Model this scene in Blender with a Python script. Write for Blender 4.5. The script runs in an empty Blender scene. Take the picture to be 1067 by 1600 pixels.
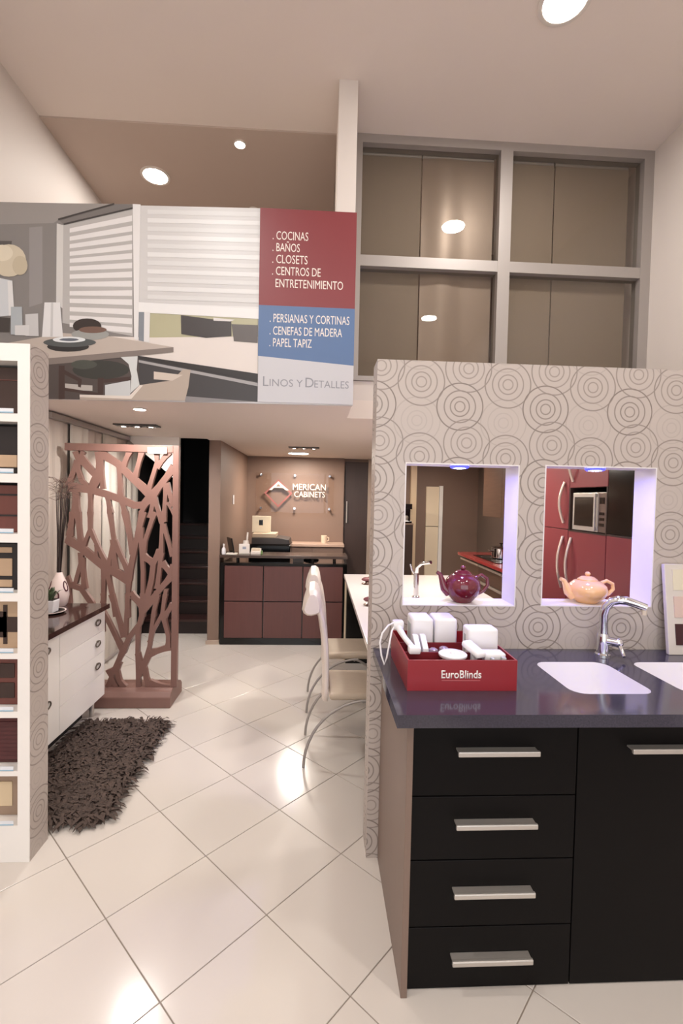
import bpy, bmesh, math, random
from mathutils import Vector, Matrix
random.seed(7)
SC = bpy.context.scene
COL = SC.collection
# ------------------------------------------------------------------ camera
YAW, PITCH, ROLL = math.radians(2.89), math.radians(-1.76), math.radians(1.22)
EYE = Vector((0.0, 0.0, 1.695))
fw = Vector((math.sin(YAW)*math.cos(PITCH), math.cos(YAW)*math.cos(PITCH), math.sin(PITCH)))
rt = Vector((math.cos(YAW), -math.sin(YAW), 0.0))
up = rt.cross(fw)
rt, up = math.cos(ROLL)*rt + math.sin(ROLL)*up, -math.sin(ROLL)*rt + math.cos(ROLL)*up
cd = bpy.data.cameras.new('camera')
cam = bpy.data.objects.new('camera', cd)
COL.objects.link(cam)
cam.matrix_world = Matrix(((rt.x, up.x, -fw.x, EYE.x), (rt.y, up.y, -fw.y, EYE.y), (rt.z, up.z, -fw.z, EYE.z), (0, 0, 0, 1)))
cd.sensor_fit = 'VERTICAL'
cd.sensor_height = 36.0
cd.sensor_width = 24.0
cd.lens = 729.1*36.0/1600.0
cd.clip_start = 0.05
SC.camera = cam
# ------------------------------------------------------------------ world and exposure
w = bpy.data.worlds.new('world')
SC.world = w
w.use_nodes = True
w.node_tree.nodes['Background'].inputs[0].default_value = (0.93, 0.95, 1.0, 1)
w.node_tree.nodes['Background'].inputs[1].default_value = 2.2
SC.view_settings.view_transform = 'Standard'
SC.view_settings.look = 'None'
SC.view_settings.gamma = 1.0
SC.view_settings.use_curve_mapping = False
SC.view_settings.exposure = 0.40
WARM = (1.0, 0.90, 0.79)
NEUTRAL = (1.0, 0.965, 0.935)
# added daylight enters through the unseen fill window glass behind the viewer: portal guides the sky light
pl_ = bpy.data.lights.new('fill_window_portal', 'AREA'); pl_.shape = 'RECTANGLE'; pl_.size = 3.9; pl_.size_y = 2.9; pl_.cycles.is_portal = True
po_ = bpy.data.objects.new('fill_window_portal', pl_); COL.objects.link(po_); po_.location = (.235, -2.24, 1.65); po_.rotation_euler = (math.pi/2, 0, 0)
POWER = dict(main=20.0, mezz=9.0, spot=4.0, soffit=14.0, reception=24.0, kitchen=10.0, led=3.2)

# ------------------------------------------------------------------ materials
def lin(c):
    return tuple((v/255/12.92 if v/255 <= .04045 else ((v/255+.055)/1.055)**2.4) for v in c)

MATS = {}
def mat(name, rgb, rough=.5, metal=0., var=0., scale=8., bump=0., coat=0., spec=.5, stretch=None, rgb2=None):
    if name in MATS: return MATS[name]
    m = bpy.data.materials.new(name); m.use_nodes = True
    nt = m.node_tree; b = nt.nodes['Principled BSDF']
    c = lin(rgb)
    b.inputs['Base Color'].default_value = (*c, 1)
    b.inputs['Roughness'].default_value = rough
    b.inputs['Metallic'].default_value = metal
    b.inputs['Specular IOR Level'].default_value = spec
    b.inputs['Coat Weight'].default_value = coat
    b.inputs['Coat Roughness'].default_value = .08
    if var or bump:
        tc = nt.nodes.new('ShaderNodeTexCoord'); mp = nt.nodes.new('ShaderNodeMapping')
        nz = nt.nodes.new('ShaderNodeTexNoise'); nz.inputs['Scale'].default_value = scale; nz.inputs['Detail'].default_value = 5
        if stretch: mp.inputs['Scale'].default_value = stretch
        nt.links.new(tc.outputs['Object'], mp.inputs[0]); nt.links.new(mp.outputs[0], nz.inputs['Vector'])
        if var:
            mx = nt.nodes.new('ShaderNodeMix'); mx.data_type = 'RGBA'
            c2 = lin(rgb2) if rgb2 else tuple(v*(1-var) for v in c)
            mx.inputs[6].default_value = (*[min(1, v*(1+var*.5)) for v in c], 1); mx.inputs[7].default_value = (*c2, 1)
            nt.links.new(nz.outputs['Fac'], mx.inputs[0]); nt.links.new(mx.outputs[2], b.inputs['Base Color'])
        if bump:
            bp = nt.nodes.new('ShaderNodeBump'); bp.inputs['Strength'].default_value = bump; bp.inputs['Distance'].default_value = .004
            nt.links.new(nz.outputs['Fac'], bp.inputs['Height']); nt.links.new(bp.outputs[0], b.inputs['Normal'])
    MATS[name] = m
    return m

def emit(name, rgb, strength):
    if name in MATS: return MATS[name]
    m = bpy.data.materials.new(name); m.use_nodes = True
    b = m.node_tree.nodes['Principled BSDF']
    b.inputs['Base Color'].default_value = (*[v*.4 for v in rgb], 1)
    b.inputs['Emission Color'].default_value = (*rgb, 1); b.inputs['Emission Strength'].default_value = strength
    MATS[name] = m
    return m

def clear(name, tint, rough, ior=1.5):
    """clear sheet: fresnel reflection over a tinted see-through body"""
    if name in MATS: return MATS[name]
    m = bpy.data.materials.new(name); m.use_nodes = True
    nt = m.node_tree; nt.nodes.clear()
    o = nt.nodes.new('ShaderNodeOutputMaterial'); mx = nt.nodes.new('ShaderNodeMixShader')
    fr = nt.nodes.new('ShaderNodeFresnel'); fr.inputs[0].default_value = ior
    tr = nt.nodes.new('ShaderNodeBsdfTransparent'); tr.inputs[0].default_value = (*tint, 1)
    gl = nt.nodes.new('ShaderNodeBsdfGlossy'); gl.inputs['Roughness'].default_value = rough
    gm = nt.nodes.new('ShaderNodeNewGeometry'); mu = nt.nodes.new('ShaderNodeMath'); mu.operation = 'MULTIPLY'; iv = nt.nodes.new('ShaderNodeMath'); iv.operation = 'SUBTRACT'; iv.inputs[0].default_value = 1.0
    nt.links.new(gm.outputs['Backfacing'], iv.inputs[1]); nt.links.new(fr.outputs[0], mu.inputs[0]); nt.links.new(iv.outputs[0], mu.inputs[1])   # one reflection per sheet, at its outer face
    nt.links.new(mu.outputs[0], mx.inputs[0]); nt.links.new(tr.outputs[0], mx.inputs[1]); nt.links.new(gl.outputs[0], mx.inputs[2])
    nt.links.new(mx.outputs[0], o.inputs[0])
    MATS[name] = m
    return m

def wallpaper(name, off):
    """ring-medallion wallpaper laid out in metres on the paper's own UV"""
    m = bpy.data.materials.new(name); m.use_nodes = True
    nt = m.node_tree; b = nt.nodes['Principled BSDF']; N = nt.nodes.new; Lk = nt.links.new
    uv = N('ShaderNodeUVMap'); uv.uv_map = 'metric'
    PX, PZ = .405, .341
    fac = None
    for cx, cz, st in ((0, 0, .8), (.2185, .067, .75), (.182, -.108, 1.0), (-.016, -.177, .22)):
        sb = N('ShaderNodeVectorMath'); sb.operation = 'SUBTRACT'; sb.inputs[1].default_value = (off[0]+cx, off[1]+cz, 0)
        Lk(uv.outputs[0], sb.inputs[0])
        wr = N('ShaderNodeVectorMath'); wr.operation = 'WRAP'; wr.inputs[1].default_value = (PX/2, PZ/2, 1); wr.inputs[2].default_value = (-PX/2, -PZ/2, -1)
        Lk(sb.outputs[0], wr.inputs[0])
        ln = N('ShaderNodeVectorMath'); ln.operation = 'LENGTH'; Lk(wr.outputs[0], ln.inputs[0])
        mr = N('ShaderNodeMapRange'); mr.inputs[2].default_value = .12; Lk(ln.outputs['Value'], mr.inputs[0])
        rp = N('ShaderNodeValToRGB'); el = rp.color_ramp.elements
        el[0].color = el[1].color = (0, 0, 0, 1)
        for r, k in ((.0235, .8), (.0445, .85), (.073, .85), (.1075, 1.0)):
            h = .0026
            for p, v in ((r-h*1.5, 0), (r-h*.6, k), (r+h*.6, k), (r+h*1.5, 0)):
                e = el.new(p/.12); e.color = (v*st, v*st, v*st, 1)
        Lk(mr.outputs[0], rp.inputs[0])
        if fac is None: fac = rp.outputs[0]
        else:
            mxm = N('ShaderNodeMath'); mxm.operation = 'MAXIMUM'; Lk(fac, mxm.inputs[0]); Lk(rp.outputs[0], mxm.inputs[1]); fac = mxm.outputs[0]
    mx = N('ShaderNodeMix'); mx.data_type = 'RGBA'
    mx.inputs[6].default_value = (*lin((184, 172, 164)), 1); mx.inputs[7].default_value = (*lin((126, 114, 106)), 1)
    Lk(fac, mx.inputs[0]); Lk(mx.outputs[2], b.inputs['Base Color'])
    bp = N('ShaderNodeBump'); bp.inputs['Strength'].default_value = .25; bp.inputs['Distance'].default_value = .002
    Lk(fac, bp.inputs['Height']); Lk(bp.outputs[0], b.inputs['Normal'])
    b.inputs['Roughness'].default_value = .42
    MATS[name] = m
    return m

# ------------------------------------------------------------------ mesh helpers (coordinates in metres, world frame)
class MB:
    def __init__(s): s.bm = bmesh.new()
    def box(s, x0, y0, z0, x1, y1, z1, bev=0., seg=2):
        t = bmesh.new()
        v = [t.verts.new((x, y, z)) for x in (x0, x1) for y in (y0, y1) for z in (z0, z1)]
        for f in ((0, 1, 3, 2), (4, 6, 7, 5), (0, 4, 5, 1), (2, 3, 7, 6), (0, 2, 6, 4), (1, 5, 7, 3)): t.faces.new([v[i] for i in f])
        bmesh.ops.recalc_face_normals(t, faces=t.faces)
        if bev: bmesh.ops.bevel(t, geom=t.edges[:], offset=bev, segments=seg, profile=.5, affect='EDGES')
        s.add(t); return s
    def add(s, t):
        me = bpy.data.meshes.new('tmp'); t.to_mesh(me); t.free(); s.bm.from_mesh(me); bpy.data.meshes.remove(me); return s
    def addmesh(s, me, mtx=None):
        if mtx is not None: me.transform(mtx)
        s.bm.from_mesh(me); return s
    def prism(s, pts, axis, a0, a1, bev=0.):
        """extrude a 2D outline along axis ('x': pts are (y,z); 'y': (x,z); 'z': (x,y))"""
        t = bmesh.new()
        def P(p, a): return {'x': (a, p[0], p[1]), 'y': (p[0], a, p[1]), 'z': (p[0], p[1], a)}[axis]
        A = [t.verts.new(P(p, a0)) for p in pts]; B = [t.verts.new(P(p, a1)) for p in pts]
        t.faces.new(A); t.faces.new(B[::-1])
        n = len(pts)
        for i in range(n): t.faces.new((A[i], B[i], B[(i+1) % n], A[(i+1) % n]))
        bmesh.ops.recalc_face_normals(t, faces=t.faces)
        if bev: bmesh.ops.bevel(t, geom=t.edges[:], offset=bev, segments=2, profile=.5, affect='EDGES')
        s.add(t); return s
    def poly(s, pts):
        s.bm.faces.new([s.bm.verts.new(p) for p in pts]); return s
    def tube(s, path, rad, n=10, caps=True):
        path = [Vector(p) for p in path]
        rs = rad if isinstance(rad, (list, tuple)) else [rad]*len(path)
        rings = []; ref = None
        for i, p in enumerate(path):
            d = (path[min(i+1, len(path)-1)] - path[max(i-1, 0)]).normalized()
            if ref is None:
                ref = Vector((0, 0, 1)) if abs(d.z) < .9 else Vector((1, 0, 0))
            u = (ref - d*ref.dot(d)).normalized(); v = d.cross(u); ref = u
            rings.append([s.bm.verts.new(p + (u*math.cos(2*math.pi*k/n) + v*math.sin(2*math.pi*k/n))*rs[i]) for k in range(n)])
        for a, b in zip(rings, rings[1:]):
            for k in range(n): s.bm.faces.new((a[k], a[(k+1) % n], b[(k+1) % n], b[k]))
        if caps: s.bm.faces.new(rings[0][::-1]); s.bm.faces.new(rings[-1])
        return s
    def lathe(s, c, prof, n=24, sx=1., sy=1.):
        """profile of (radius, z) about a vertical axis at c"""
        rings = []
        for r, z in prof:
            if r < 1e-5: rings.append([s.bm.verts.new((c[0], c[1], c[2]+z))])
            else: rings.append([s.bm.verts.new((c[0]+r*sx*math.cos(2*math.pi*k/n), c[1]+r*sy*math.sin(2*math.pi*k/n), c[2]+z)) for k in range(n)])
        for a, b in zip(rings, rings[1:]):
            for k in range(n):
                q = [a[k % len(a)], a[(k+1) % len(a)], b[(k+1) % len(b)], b[k % len(b)]]
                q = [q[i] for i in range(4) if q[i] not in q[:i]]
                if len(q) > 2: s.bm.faces.new(q)
        return s
    def ball(s, c, r, sc=(1, 1, 1), n=12):
        t = bmesh.new(); bmesh.ops.create_uvsphere(t, u_segments=n, v_segments=max(6, n*2//3), radius=r)
        bmesh.ops.transform(t, matrix=Matrix.Translation(c) @ Matrix.Diagonal((*sc, 1)), verts=t.verts)
        s.add(t); return s

WORLD = {}
def thing(name, loc, label, cat, group=None):
    o = bpy.data.objects.new(name, None); COL.objects.link(o)
    o.empty_display_size = .05; o.location = loc; WORLD[o] = Vector(loc)
    o['label'] = label; o['category'] = cat
    if group: o['group'] = group
    return o

def part(mb, name, m, parent=None, label=None, cat=None, group=None, kind=None, smooth=False, uv=None, keep=False):
    """link the collected geometry as one mesh object"""
    bm = mb.bm
    if parent is not None: org = WORLD[parent]
    elif keep: org = Vector((0, 0, 0))
    else:
        xs = [v.co.x for v in bm.verts]; ys = [v.co.y for v in bm.verts]; zs = [v.co.z for v in bm.verts]
        org = Vector(((min(xs)+max(xs))/2, (min(ys)+max(ys))/2, min(zs)))
    if uv:
        ul = bm.loops.layers.uv.new('metric')
        bm.normal_update()
        for f in bm.faces:
            for l in f.loops:
                c = l.vert.co
                l[ul].uv = (c.y+.04, c.z) if abs(f.normal.x) > .7 else ((c.x, c.y) if abs(f.normal.z) > .7 else (c.x, c.z))
    if not uv: bmesh.ops.recalc_face_normals(bm, faces=bm.faces)
    bmesh.ops.translate(bm, vec=-org, verts=bm.verts)
    me = bpy.data.meshes.new(name); bm.to_mesh(me); bm.free()
    for mm in (m if isinstance(m, (list, tuple)) else [m]): me.materials.append(mm)
    if smooth:
        for p in me.polygons: p.use_smooth = True
        me.set_sharp_from_angle(angle=math.radians(40))
    o = bpy.data.objects.new(name, me); COL.objects.link(o)
    if parent is not None: o.parent = parent; WORLD[o] = org
    else: o.location = org; WORLD[o] = org
    if label: o['label'] = label
    if cat: o['category'] = cat
    if group: o['group'] = group
    if kind: o['kind'] = kind
    return o

def struct(mb, name, m, label, cat, **k):
    return part(mb, name, m, None, label, cat, kind='structure', **k)

def text_mesh(body, width=None, height=None, extrude=0., bold=0.):
    cu = bpy.data.curves.new('txt', 'FONT'); cu.body = body; cu.size = 1.0; cu.extrude = 0; cu.offset = bold; cu.resolution_u = 3
    ob = bpy.data.objects.new('txt', cu); COL.objects.link(ob)
    me = bpy.data.meshes.new_from_object(ob.evaluated_get(bpy.context.evaluated_depsgraph_get()))
    bpy.data.objects.remove(ob); bpy.data.curves.remove(cu)
    xs = [v.co.x for v in me.vertices]; ys = [v.co.y for v in me.vertices]
    x0, y0 = min(xs), min(ys)
    sy = height/(max(ys)-y0); sx = width/(max(xs)-x0) if width else sy
    for v in me.vertices: v.co = ((v.co.x-x0)*sx, 0, (v.co.y-y0)*sy)
    if extrude:
        bm = bmesh.new(); bm.from_mesh(me)
        r = bmesh.ops.extrude_face_region(bm, geom=bm.faces[:])
        bmesh.ops.translate(bm, vec=(0, -extrude, 0), verts=[g for g in r['geom'] if isinstance(g, bmesh.types.BMVert)])
        bm.to_mesh(me); bm.free()
    return me

def lettering(items, name, m, parent, label=None, extrude=0., bold=0.):
    """items: (text, x, y, z, width, height); letters face the -y side"""
    for body, x, y, z, wd, ht in items:
        me = text_mesh(body, wd, ht, extrude, bold); part(MB().addmesh(me, Matrix.Translation((x, y, z))), name, m, parent, label); bpy.data.meshes.remove(me)

def tree_copy(root, loc, label, rotz=0.):
    r = root.copy(); COL.objects.link(r); r.location = loc; r.rotation_euler = (0, 0, rotz); r['label'] = label
    for ch in list(root.children):
        c = ch.copy(); COL.objects.link(c); c.parent = r
        for g in list(ch.children):
            d = g.copy(); COL.objects.link(d); d.parent = c
    return r

def area(parent, loc, power, size, color, spread=150, rot=(0, 0, 0)):
    l = bpy.data.lights.new('lamp_light', 'AREA'); l.shape = 'DISK'; l.size = size; l.energy = power; l.color = color; l.spread = math.radians(spread)
    o = bpy.data.objects.new('lamp_light', l); COL.objects.link(o)
    o.parent = parent; o.location = Vector(loc)-WORLD[parent]; o.rotation_euler = rot
    return o
# ------------------------------------------------------------------ palette
white_paint = mat('white paint', (214, 204, 196), .6, var=.03, scale=1.5)
ceil_paint = mat('ceiling paint', (224, 211, 201), .7, var=.03, scale=1.2)
mezz_tone = mat('taupe ceiling tone', (188, 170, 157), .7, var=.04, scale=1.2)  # mezzanine ceiling set darker than the main ceiling
taupe = mat('taupe wall paint', (128, 104, 90), .55, var=.05, scale=2)
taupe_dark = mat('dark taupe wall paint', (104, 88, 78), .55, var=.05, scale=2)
stair_black = mat('black stair paint', (14, 11, 11), .7, var=.1, scale=3)  # black so the stairwell reads dark throughout
chrome = mat('chrome', (225, 225, 228), .08, 1.)
steel = mat('brushed steel', (205, 198, 190), .42, .75, var=.1, scale=40, stretch=(1, 20, 20))
alu = mat('satin aluminium', (162, 154, 148), .45, .35)
white_lac = mat('white lacquer', (240, 235, 229), .22, var=.02, scale=3)
white_plast = mat('white plastic', (226, 222, 222), .35, var=.02, scale=4)
black_wood = mat('black stained wood', (8, 5, 5), .42, var=.25, scale=5, stretch=(1, 1, 14), spec=.16)
black_gloss = mat('black lacquer', (12, 11, 11), .12, var=.1, scale=4)
red_wood = mat('reddish brown laminate', (94, 56, 51), .38, var=.18, scale=4, stretch=(9, 9, .7))
dark_wood = mat('dark brown wood', (58, 42, 36), .4, var=.25, scale=6, stretch=(12, 12, .8))
screen_wood = mat('mauve brown wood', (130, 96, 86), .42, var=.08, scale=5, stretch=(4, 4, 1))
red_lac = mat('red kitchen lacquer', (128, 56, 60), .35, var=.05, scale=3)
chair_hide = mat('cream leather', (222, 208, 196), .42, var=.04, scale=20, bump=.05)
seat_fab = mat('beige seat cushion', (186, 168, 148), .6, var=.06, scale=30)

# ------------------------------------------------------------------ floor of diagonal tiles
XL, XR, YN, YF = -2.10, 2.57, -2.2, 7.40
ZC, ZS = 4.45, 2.31            # main ceiling, ceiling under the mezzanine
floor = struct(MB().box(XL-.1, YN-.1, -.12, XR+.1, YF+.1, -.004), 'floor', mat('grey grout', (150, 138, 126), .8, var=.1, scale=30), 'pale cream tiled floor laid on the diagonal', 'floor')
tile_m = mat('cream ceramic tile', (208, 199, 190), .15, var=.05, scale=1.3, spec=.5)
TS = .45; g = .0022; c45 = math.sqrt(.5)
def tile_bm():
    t = MB().box(-TS/2+g, -TS/2+g, -.012, TS/2-g, TS/2-g, 0, bev=.0012, seg=1).bm
    bmesh.ops.rotate(t, cent=(0, 0, 0), matrix=Matrix.Rotation(-math.pi/4, 3, 'Z'), verts=t.verts)
    return t
tb = tile_bm(); tile_me = bpy.data.meshes.new('tile'); tb.to_mesh(tile_me); tb.free(); tile_me.materials.append(tile_m)
ntile = 0
for a in range(-14, 14):
    for b in range(-12, 16):
        x = -.494+(a+b+1)*c45*TS; y = 2.169+(b-a)*c45*TS
        R_ = TS*c45
        if x < XL-R_*.98 or x > XR+R_*.98 or y < .55 or y > YF+R_*.98: continue
        if x > 1.75 and y < 2.3 and y > 1.9: continue
        cut = x-R_ < XL or x+R_ > XR or y+R_ > YF
        me = tile_me
        if cut:
            t = tile_bm()
            for co, no in (((XL-x, 0, 0), (-1, 0, 0)), ((XR-x, 0, 0), (1, 0, 0)), ((0, YF-y, 0), (0, 1, 0))):
                bmesh.ops.bisect_plane(t, geom=t.verts[:]+t.edges[:]+t.faces[:], plane_co=co, plane_no=no, clear_outer=True)
            if len(t.faces) < 3: t.free(); continue
            me = bpy.data.meshes.new('tile'); t.to_mesh(me); t.free(); me.materials.append(tile_m)
        o = bpy.data.objects.new('tile', me); COL.objects.link(o)
        o.parent = floor; o.location = Vector((x, y, 0))-WORLD[floor]
        ntile += 1

# ------------------------------------------------------------------ shell
struct(MB().box(XL-.12, YN, 0, XL, 5.5, ZC), 'wall_left', white_paint, 'tall white wall on the left running up to the mezzanine ceiling', 'wall')
struct(MB().box(XR, YN, 0, XR+.12, 2.283, ZC).box(XR, 2.283, ZS, XR+.12, 5.3, ZC), 'wall_right', white_paint, 'tall white wall right of the four-pane window', 'wall')
sf = struct(MB().box(-1.75, YN-.10, .18, -1.69, YN-.02, 3.12).box(2.16, YN-.10, .18, 2.22, YN-.02, 3.12).box(.205, YN-.10, .24, .265, YN-.02, 3.06).box(-1.69, YN-.10, .18, 2.16, YN-.02, .24).box(-1.69, YN-.10, 3.06, 2.16, YN-.02, 3.12), 'fill_window', alu, 'added unseen window behind the viewer letting in fill daylight', 'window')  # added out of view so sky light brightens the room
for x0, x1 in ((-1.69, .205), (.265, 2.16)): part(MB().box(x0, YN-.064, .24, x1, YN-.058, 3.06), 'pane', clear('fill window glass', (.95, .96, .96), 0., 1.5), sf)
struct(MB().box(XL-.12, YN-.12, 0, -1.75, YN, ZC).box(2.22, YN-.12, 0, XR+.12, YN, ZC).box(-1.75, YN-.12, 0, 2.22, YN, .18).box(-1.75, YN-.12, 3.12, 2.22, YN, ZC), 'wall_front', white_paint, 'white wall behind the viewer', 'wall')
struct(MB().box(XL-.12, YN-.12, ZC, XR+.12, 3.62, ZC+.1).box(.09, 3.62, ZC, XR+.12, 5.3, ZC+.1), 'ceiling', ceil_paint, 'high pale ceiling over the showroom front', 'ceiling')
struct(MB().box(XL, 3.62, ZC-.012, .09, 5.3, ZC+.09), 'ceiling_mezzanine', mezz_tone, 'taupe ceiling above the mezzanine behind the banner', 'ceiling')
struct(MB().box(XL, 3.10, ZS, .21, 3.62, ZS+.14).box(XL, 3.62, ZS, XR, 5.22, ZS+.14).box(-1.235, 5.22, ZS, XR, YF, ZS+.14), 'ceiling_lower', ceil_paint, 'low pale ceiling under the mezzanine', 'ceiling')
struct(MB().box(XL, 5.22, ZS+.14, XR, 5.30, ZC), 'wall_mezzanine', taupe, 'taupe rear wall of the mezzanine', 'wall')
struct(MB().box(XL, 3.10, ZS+.14, .21, 3.16, 3.46), 'wall_parapet', white_paint, 'white mezzanine parapet carrying the banner', 'wall')
struct(MB().box(.085, 3.161, ZS+.14, .21, 3.62, ZC), 'wall_pier', white_paint, 'narrow white pier rising above the banner beside the window', 'pier')
struct(MB().box(.21, 3.62, ZS+.14, XR, 3.72, 2.598), 'wall_spandrel', white_paint, 'white band of wall under the four-pane window', 'wall')
# rear walls
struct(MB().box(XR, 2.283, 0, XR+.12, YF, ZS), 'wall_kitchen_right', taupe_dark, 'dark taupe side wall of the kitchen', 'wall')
struct(MB().box(-1.105, 7.32, 0, .40, YF+.1, ZS), 'wall_reception', taupe, 'taupe wall behind the reception desk carrying the sign', 'wall')
struct(MB().box(-1.235, 5.345, 0, -1.105, YF+.1, ZS), 'wall_column', taupe, 'taupe side wall left of the reception desk', 'wall')
struct(MB().box(.40, YF, 0, XR+.12, YF+.1, ZS), 'wall_kitchen', taupe, 'taupe rear wall of the kitchen', 'wall')
struct(MB().box(XL-.12, 5.5, 0, XL, YF, 3.6), 'wall_stairwell_left', stair_black, 'black left wall of the stairwell behind the wooden screen', 'wall')
struct(MB().box(XL-.12, YF, 0, -1.235, YF+.1, 3.6), 'wall_stairwell_rear', stair_black, 'black rear wall of the stairwell behind the wooden screen', 'wall')
struct(MB().box(-1.235, 5.30, ZS+.14, -1.135, YF, 3.6), 'wall_stairwell_right', stair_black, 'black upper right wall of the stairwell', 'wall')
struct(MB().box(XL, 5.30, 3.6, -1.235, YF, 3.7), 'ceiling_stairwell', stair_black, 'black ceiling of the stairwell', 'ceiling')
struct(MB().box(-1.245, 5.31, -.0, -1.095, 5.345, .04).box(-1.105, 5.345, 0, -1.095, 7.3, .04), 'baseboard_column', mat('beige skirting', (170, 150, 134), .5), 'thin beige skirting at the foot of the taupe column', 'baseboard')

# partition with two openings
PY0, PY1 = 2.137, 2.283
PZ = 2.33
OP = [(.398, .934, 1.20, 1.864), (1.057, 1.598, 1.203, 1.868)]
pw = MB()
for x0, x1 in ((.258, OP[0][0]), (OP[0][1], OP[1][0]), (OP[1][1], XR)): pw.box(x0, PY0, 0, x1, PY1, PZ)
for x0, x1, z0, z1 in OP: pw.box(x0, PY0, 0, x1, PY1, z0); pw.box(x0, PY0, z1, x1, PY1, PZ)
part_wall = struct(pw, 'wall_partition', wallpaper('ring wallpaper', (.462, 2.234)), 'half-height partition wall with silver ring wallpaper and two openings', 'partition', uv=True)
lav = mat('white satin lining', (226, 220, 220), .45, var=.02, scale=4)
for x0, x1, z0, z1 in OP:
    t = .005
    part(MB().box(x0, PY0-.002, z0, x0+t, PY1+.002, z1).box(x1-t, PY0-.002, z0, x1, PY1+.002, z1)
         .box(x0+t, PY0-.002, z0, x1-t, PY1+.002, z0+t).box(x0+t, PY0-.002, z1-t, x1-t, PY1+.002, z1), 'opening_lining', lav, part_wall)

# ------------------------------------------------------------------ four-pane window
wf = struct(MB().box(.21, 3.60, 4.385, XR, 3.70, ZC).box(.21, 3.60, 2.60, .285, 3.70, 4.385).box(2.49, 3.60, 2.60, XR, 3.70, 4.385)
            .box(1.35, 3.60, 2.60, 1.445, 3.70, 4.385).box(.285, 3.603, 3.468, 1.35, 3.70, 3.55).box(1.445, 3.603, 3.468, 2.49, 3.70, 3.55).box(.285, 3.603, 2.60, 2.49, 3.70, 2.635),
            'window_1', alu, 'large interior window of four panes with grey aluminium frame', 'window')
glass = clear('window glass', (.86, .85, .83), .0, 1.55)
shade = mat('taupe roller blind fabric', (150, 135, 120), .8, var=.08, scale=60, stretch=(1, 1, 12), bump=.1)
for x0, x1 in ((.285, 1.35), (1.445, 2.49)):
    for z0, z1 in ((2.635, 3.468), (3.55, 4.385)):
        part(MB().box(x0, 3.650, z0, x1, 3.656, z1), 'pane', glass, wf)
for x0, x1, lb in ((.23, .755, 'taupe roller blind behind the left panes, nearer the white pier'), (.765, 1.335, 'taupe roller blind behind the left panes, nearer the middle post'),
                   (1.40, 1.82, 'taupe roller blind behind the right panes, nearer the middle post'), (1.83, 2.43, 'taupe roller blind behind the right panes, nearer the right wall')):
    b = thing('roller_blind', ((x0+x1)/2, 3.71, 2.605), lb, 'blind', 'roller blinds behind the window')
    if .7 < x0 < .8:      # bowed, lighter and glossier to put a bright vertical band on it
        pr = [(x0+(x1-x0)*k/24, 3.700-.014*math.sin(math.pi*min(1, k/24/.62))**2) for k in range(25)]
        part(MB().prism(pr+[(x, y+.003) for x, y in pr[::-1]], 'z', 2.62, 4.36), 'blind_fabric', mat('highlit taupe blind fabric', (162, 144, 130), .38, .25, var=.08, scale=60, stretch=(1, 1, 12)), b, smooth=True)
    else: part(MB().box(x0, 3.700, 2.62, x1, 3.703, 4.36), 'blind_fabric', shade, b)
    part(MB().box(x0, 3.697, 2.605, x1, 3.706, 2.62, .002), 'bottom_rail', alu, b)
    part(MB().tube([(x0, 3.725, 4.385), (x1, 3.725, 4.385)], .022), 'roller_tube', alu, b, smooth=True)

# ------------------------------------------------------------------ lamps
disc = emit('lamp lens', (1.0, .95, .88), 30)
rim_m = mat('white lamp trim', (215, 205, 196), .35)
def downlight(x, y, z, r, power, label, color=NEUTRAL, group='recessed downlights', spread=180):
    o = thing('downlight', (x, y, z), label, 'lamp', group)
    part(MB().lathe((x, y, z), [(r*1.22, -.001), (r*1.22, -.008), (r*1.05, -.012), (r, -.010), (r, -.001)], 28), 'trim_ring', rim_m, o, smooth=True)
    part(MB().lathe((x, y, z), [(0, -.004), (r, -.004)], 28), 'lens', disc, o)
    area(o, (x, y, z-.016), power, r*1.9, color, spread)
    return o
def triple(x, y, z, label, power):
    o = thing('triple_spotlight', (x, y, z), label, 'lamp', 'recessed triple spotlights')
    part(MB().box(x-.19, y-.065, z-.012, x+.19, y+.065, z-.0005, .003), 'housing', mat('dark lamp housing', (60, 54, 52), .4), o)
    for k in (-1, 0, 1):
        s = part(MB().lathe((x+k*.12, y, z), [(.045, -.012), (.045, -.02), (.034, -.022), (.03, -.016), (0, -.014)], 16), 'spot', chrome, o, smooth=True)
        part(MB().lathe((x+k*.12, y, z), [(0, -.018), (.02, -.018)], 12), 'bulb', disc, s)
    area(o, (x, y, z-.026), power, .1, NEUTRAL, 115, (math.radians(30), 0, 0))   # the spots are tilted towards the rear
    return o
downlight(1.30, 2.586, ZC, .115, POWER['main'], 'large round downlight in the high ceiling, nearest the window')
for x, y, lb in ((1.62, .22, 'round downlight in the high ceiling mirrored in the lower window pane'), (-1.0, 1.1, 'added unseen fill downlight in the high ceiling left of the viewer'),
                 (-1.0, -1.1, 'added unseen fill downlight in the high ceiling behind the viewer, left side'), (.1, -1.3, 'added unseen fill downlight in the high ceiling behind the viewer, near the middle')):
    downlight(x, y, ZC, .115, POWER['main'], lb)  # all but the first are added out of view as fill
downlight(-1.457, 4.19, ZC-.012, .10, POWER['mezz'], 'round downlight in the taupe mezzanine ceiling near the left wall')
downlight(-.664, 3.766, ZC-.012, .038, POWER['spot'], 'small round spotlight in the taupe mezzanine ceiling nearest the viewer', WARM)
downlight(-.672, 4.60, ZC-.012, .038, POWER['spot'], 'small round spotlight just above the banner edge', WARM)
downlight(-1.303, 3.467, ZS, .042, POWER['soffit'], 'small round spotlight in the low ceiling just below the banner', NEUTRAL)
triple(-1.64, 4.31, ZS, 'triple spotlight in the low ceiling above the wooden screen', POWER['soffit'])
downlight(-.29, 6.63, ZS, .14, POWER['reception'], 'large round downlight washing the wall above the reception sign', WARM)
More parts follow.
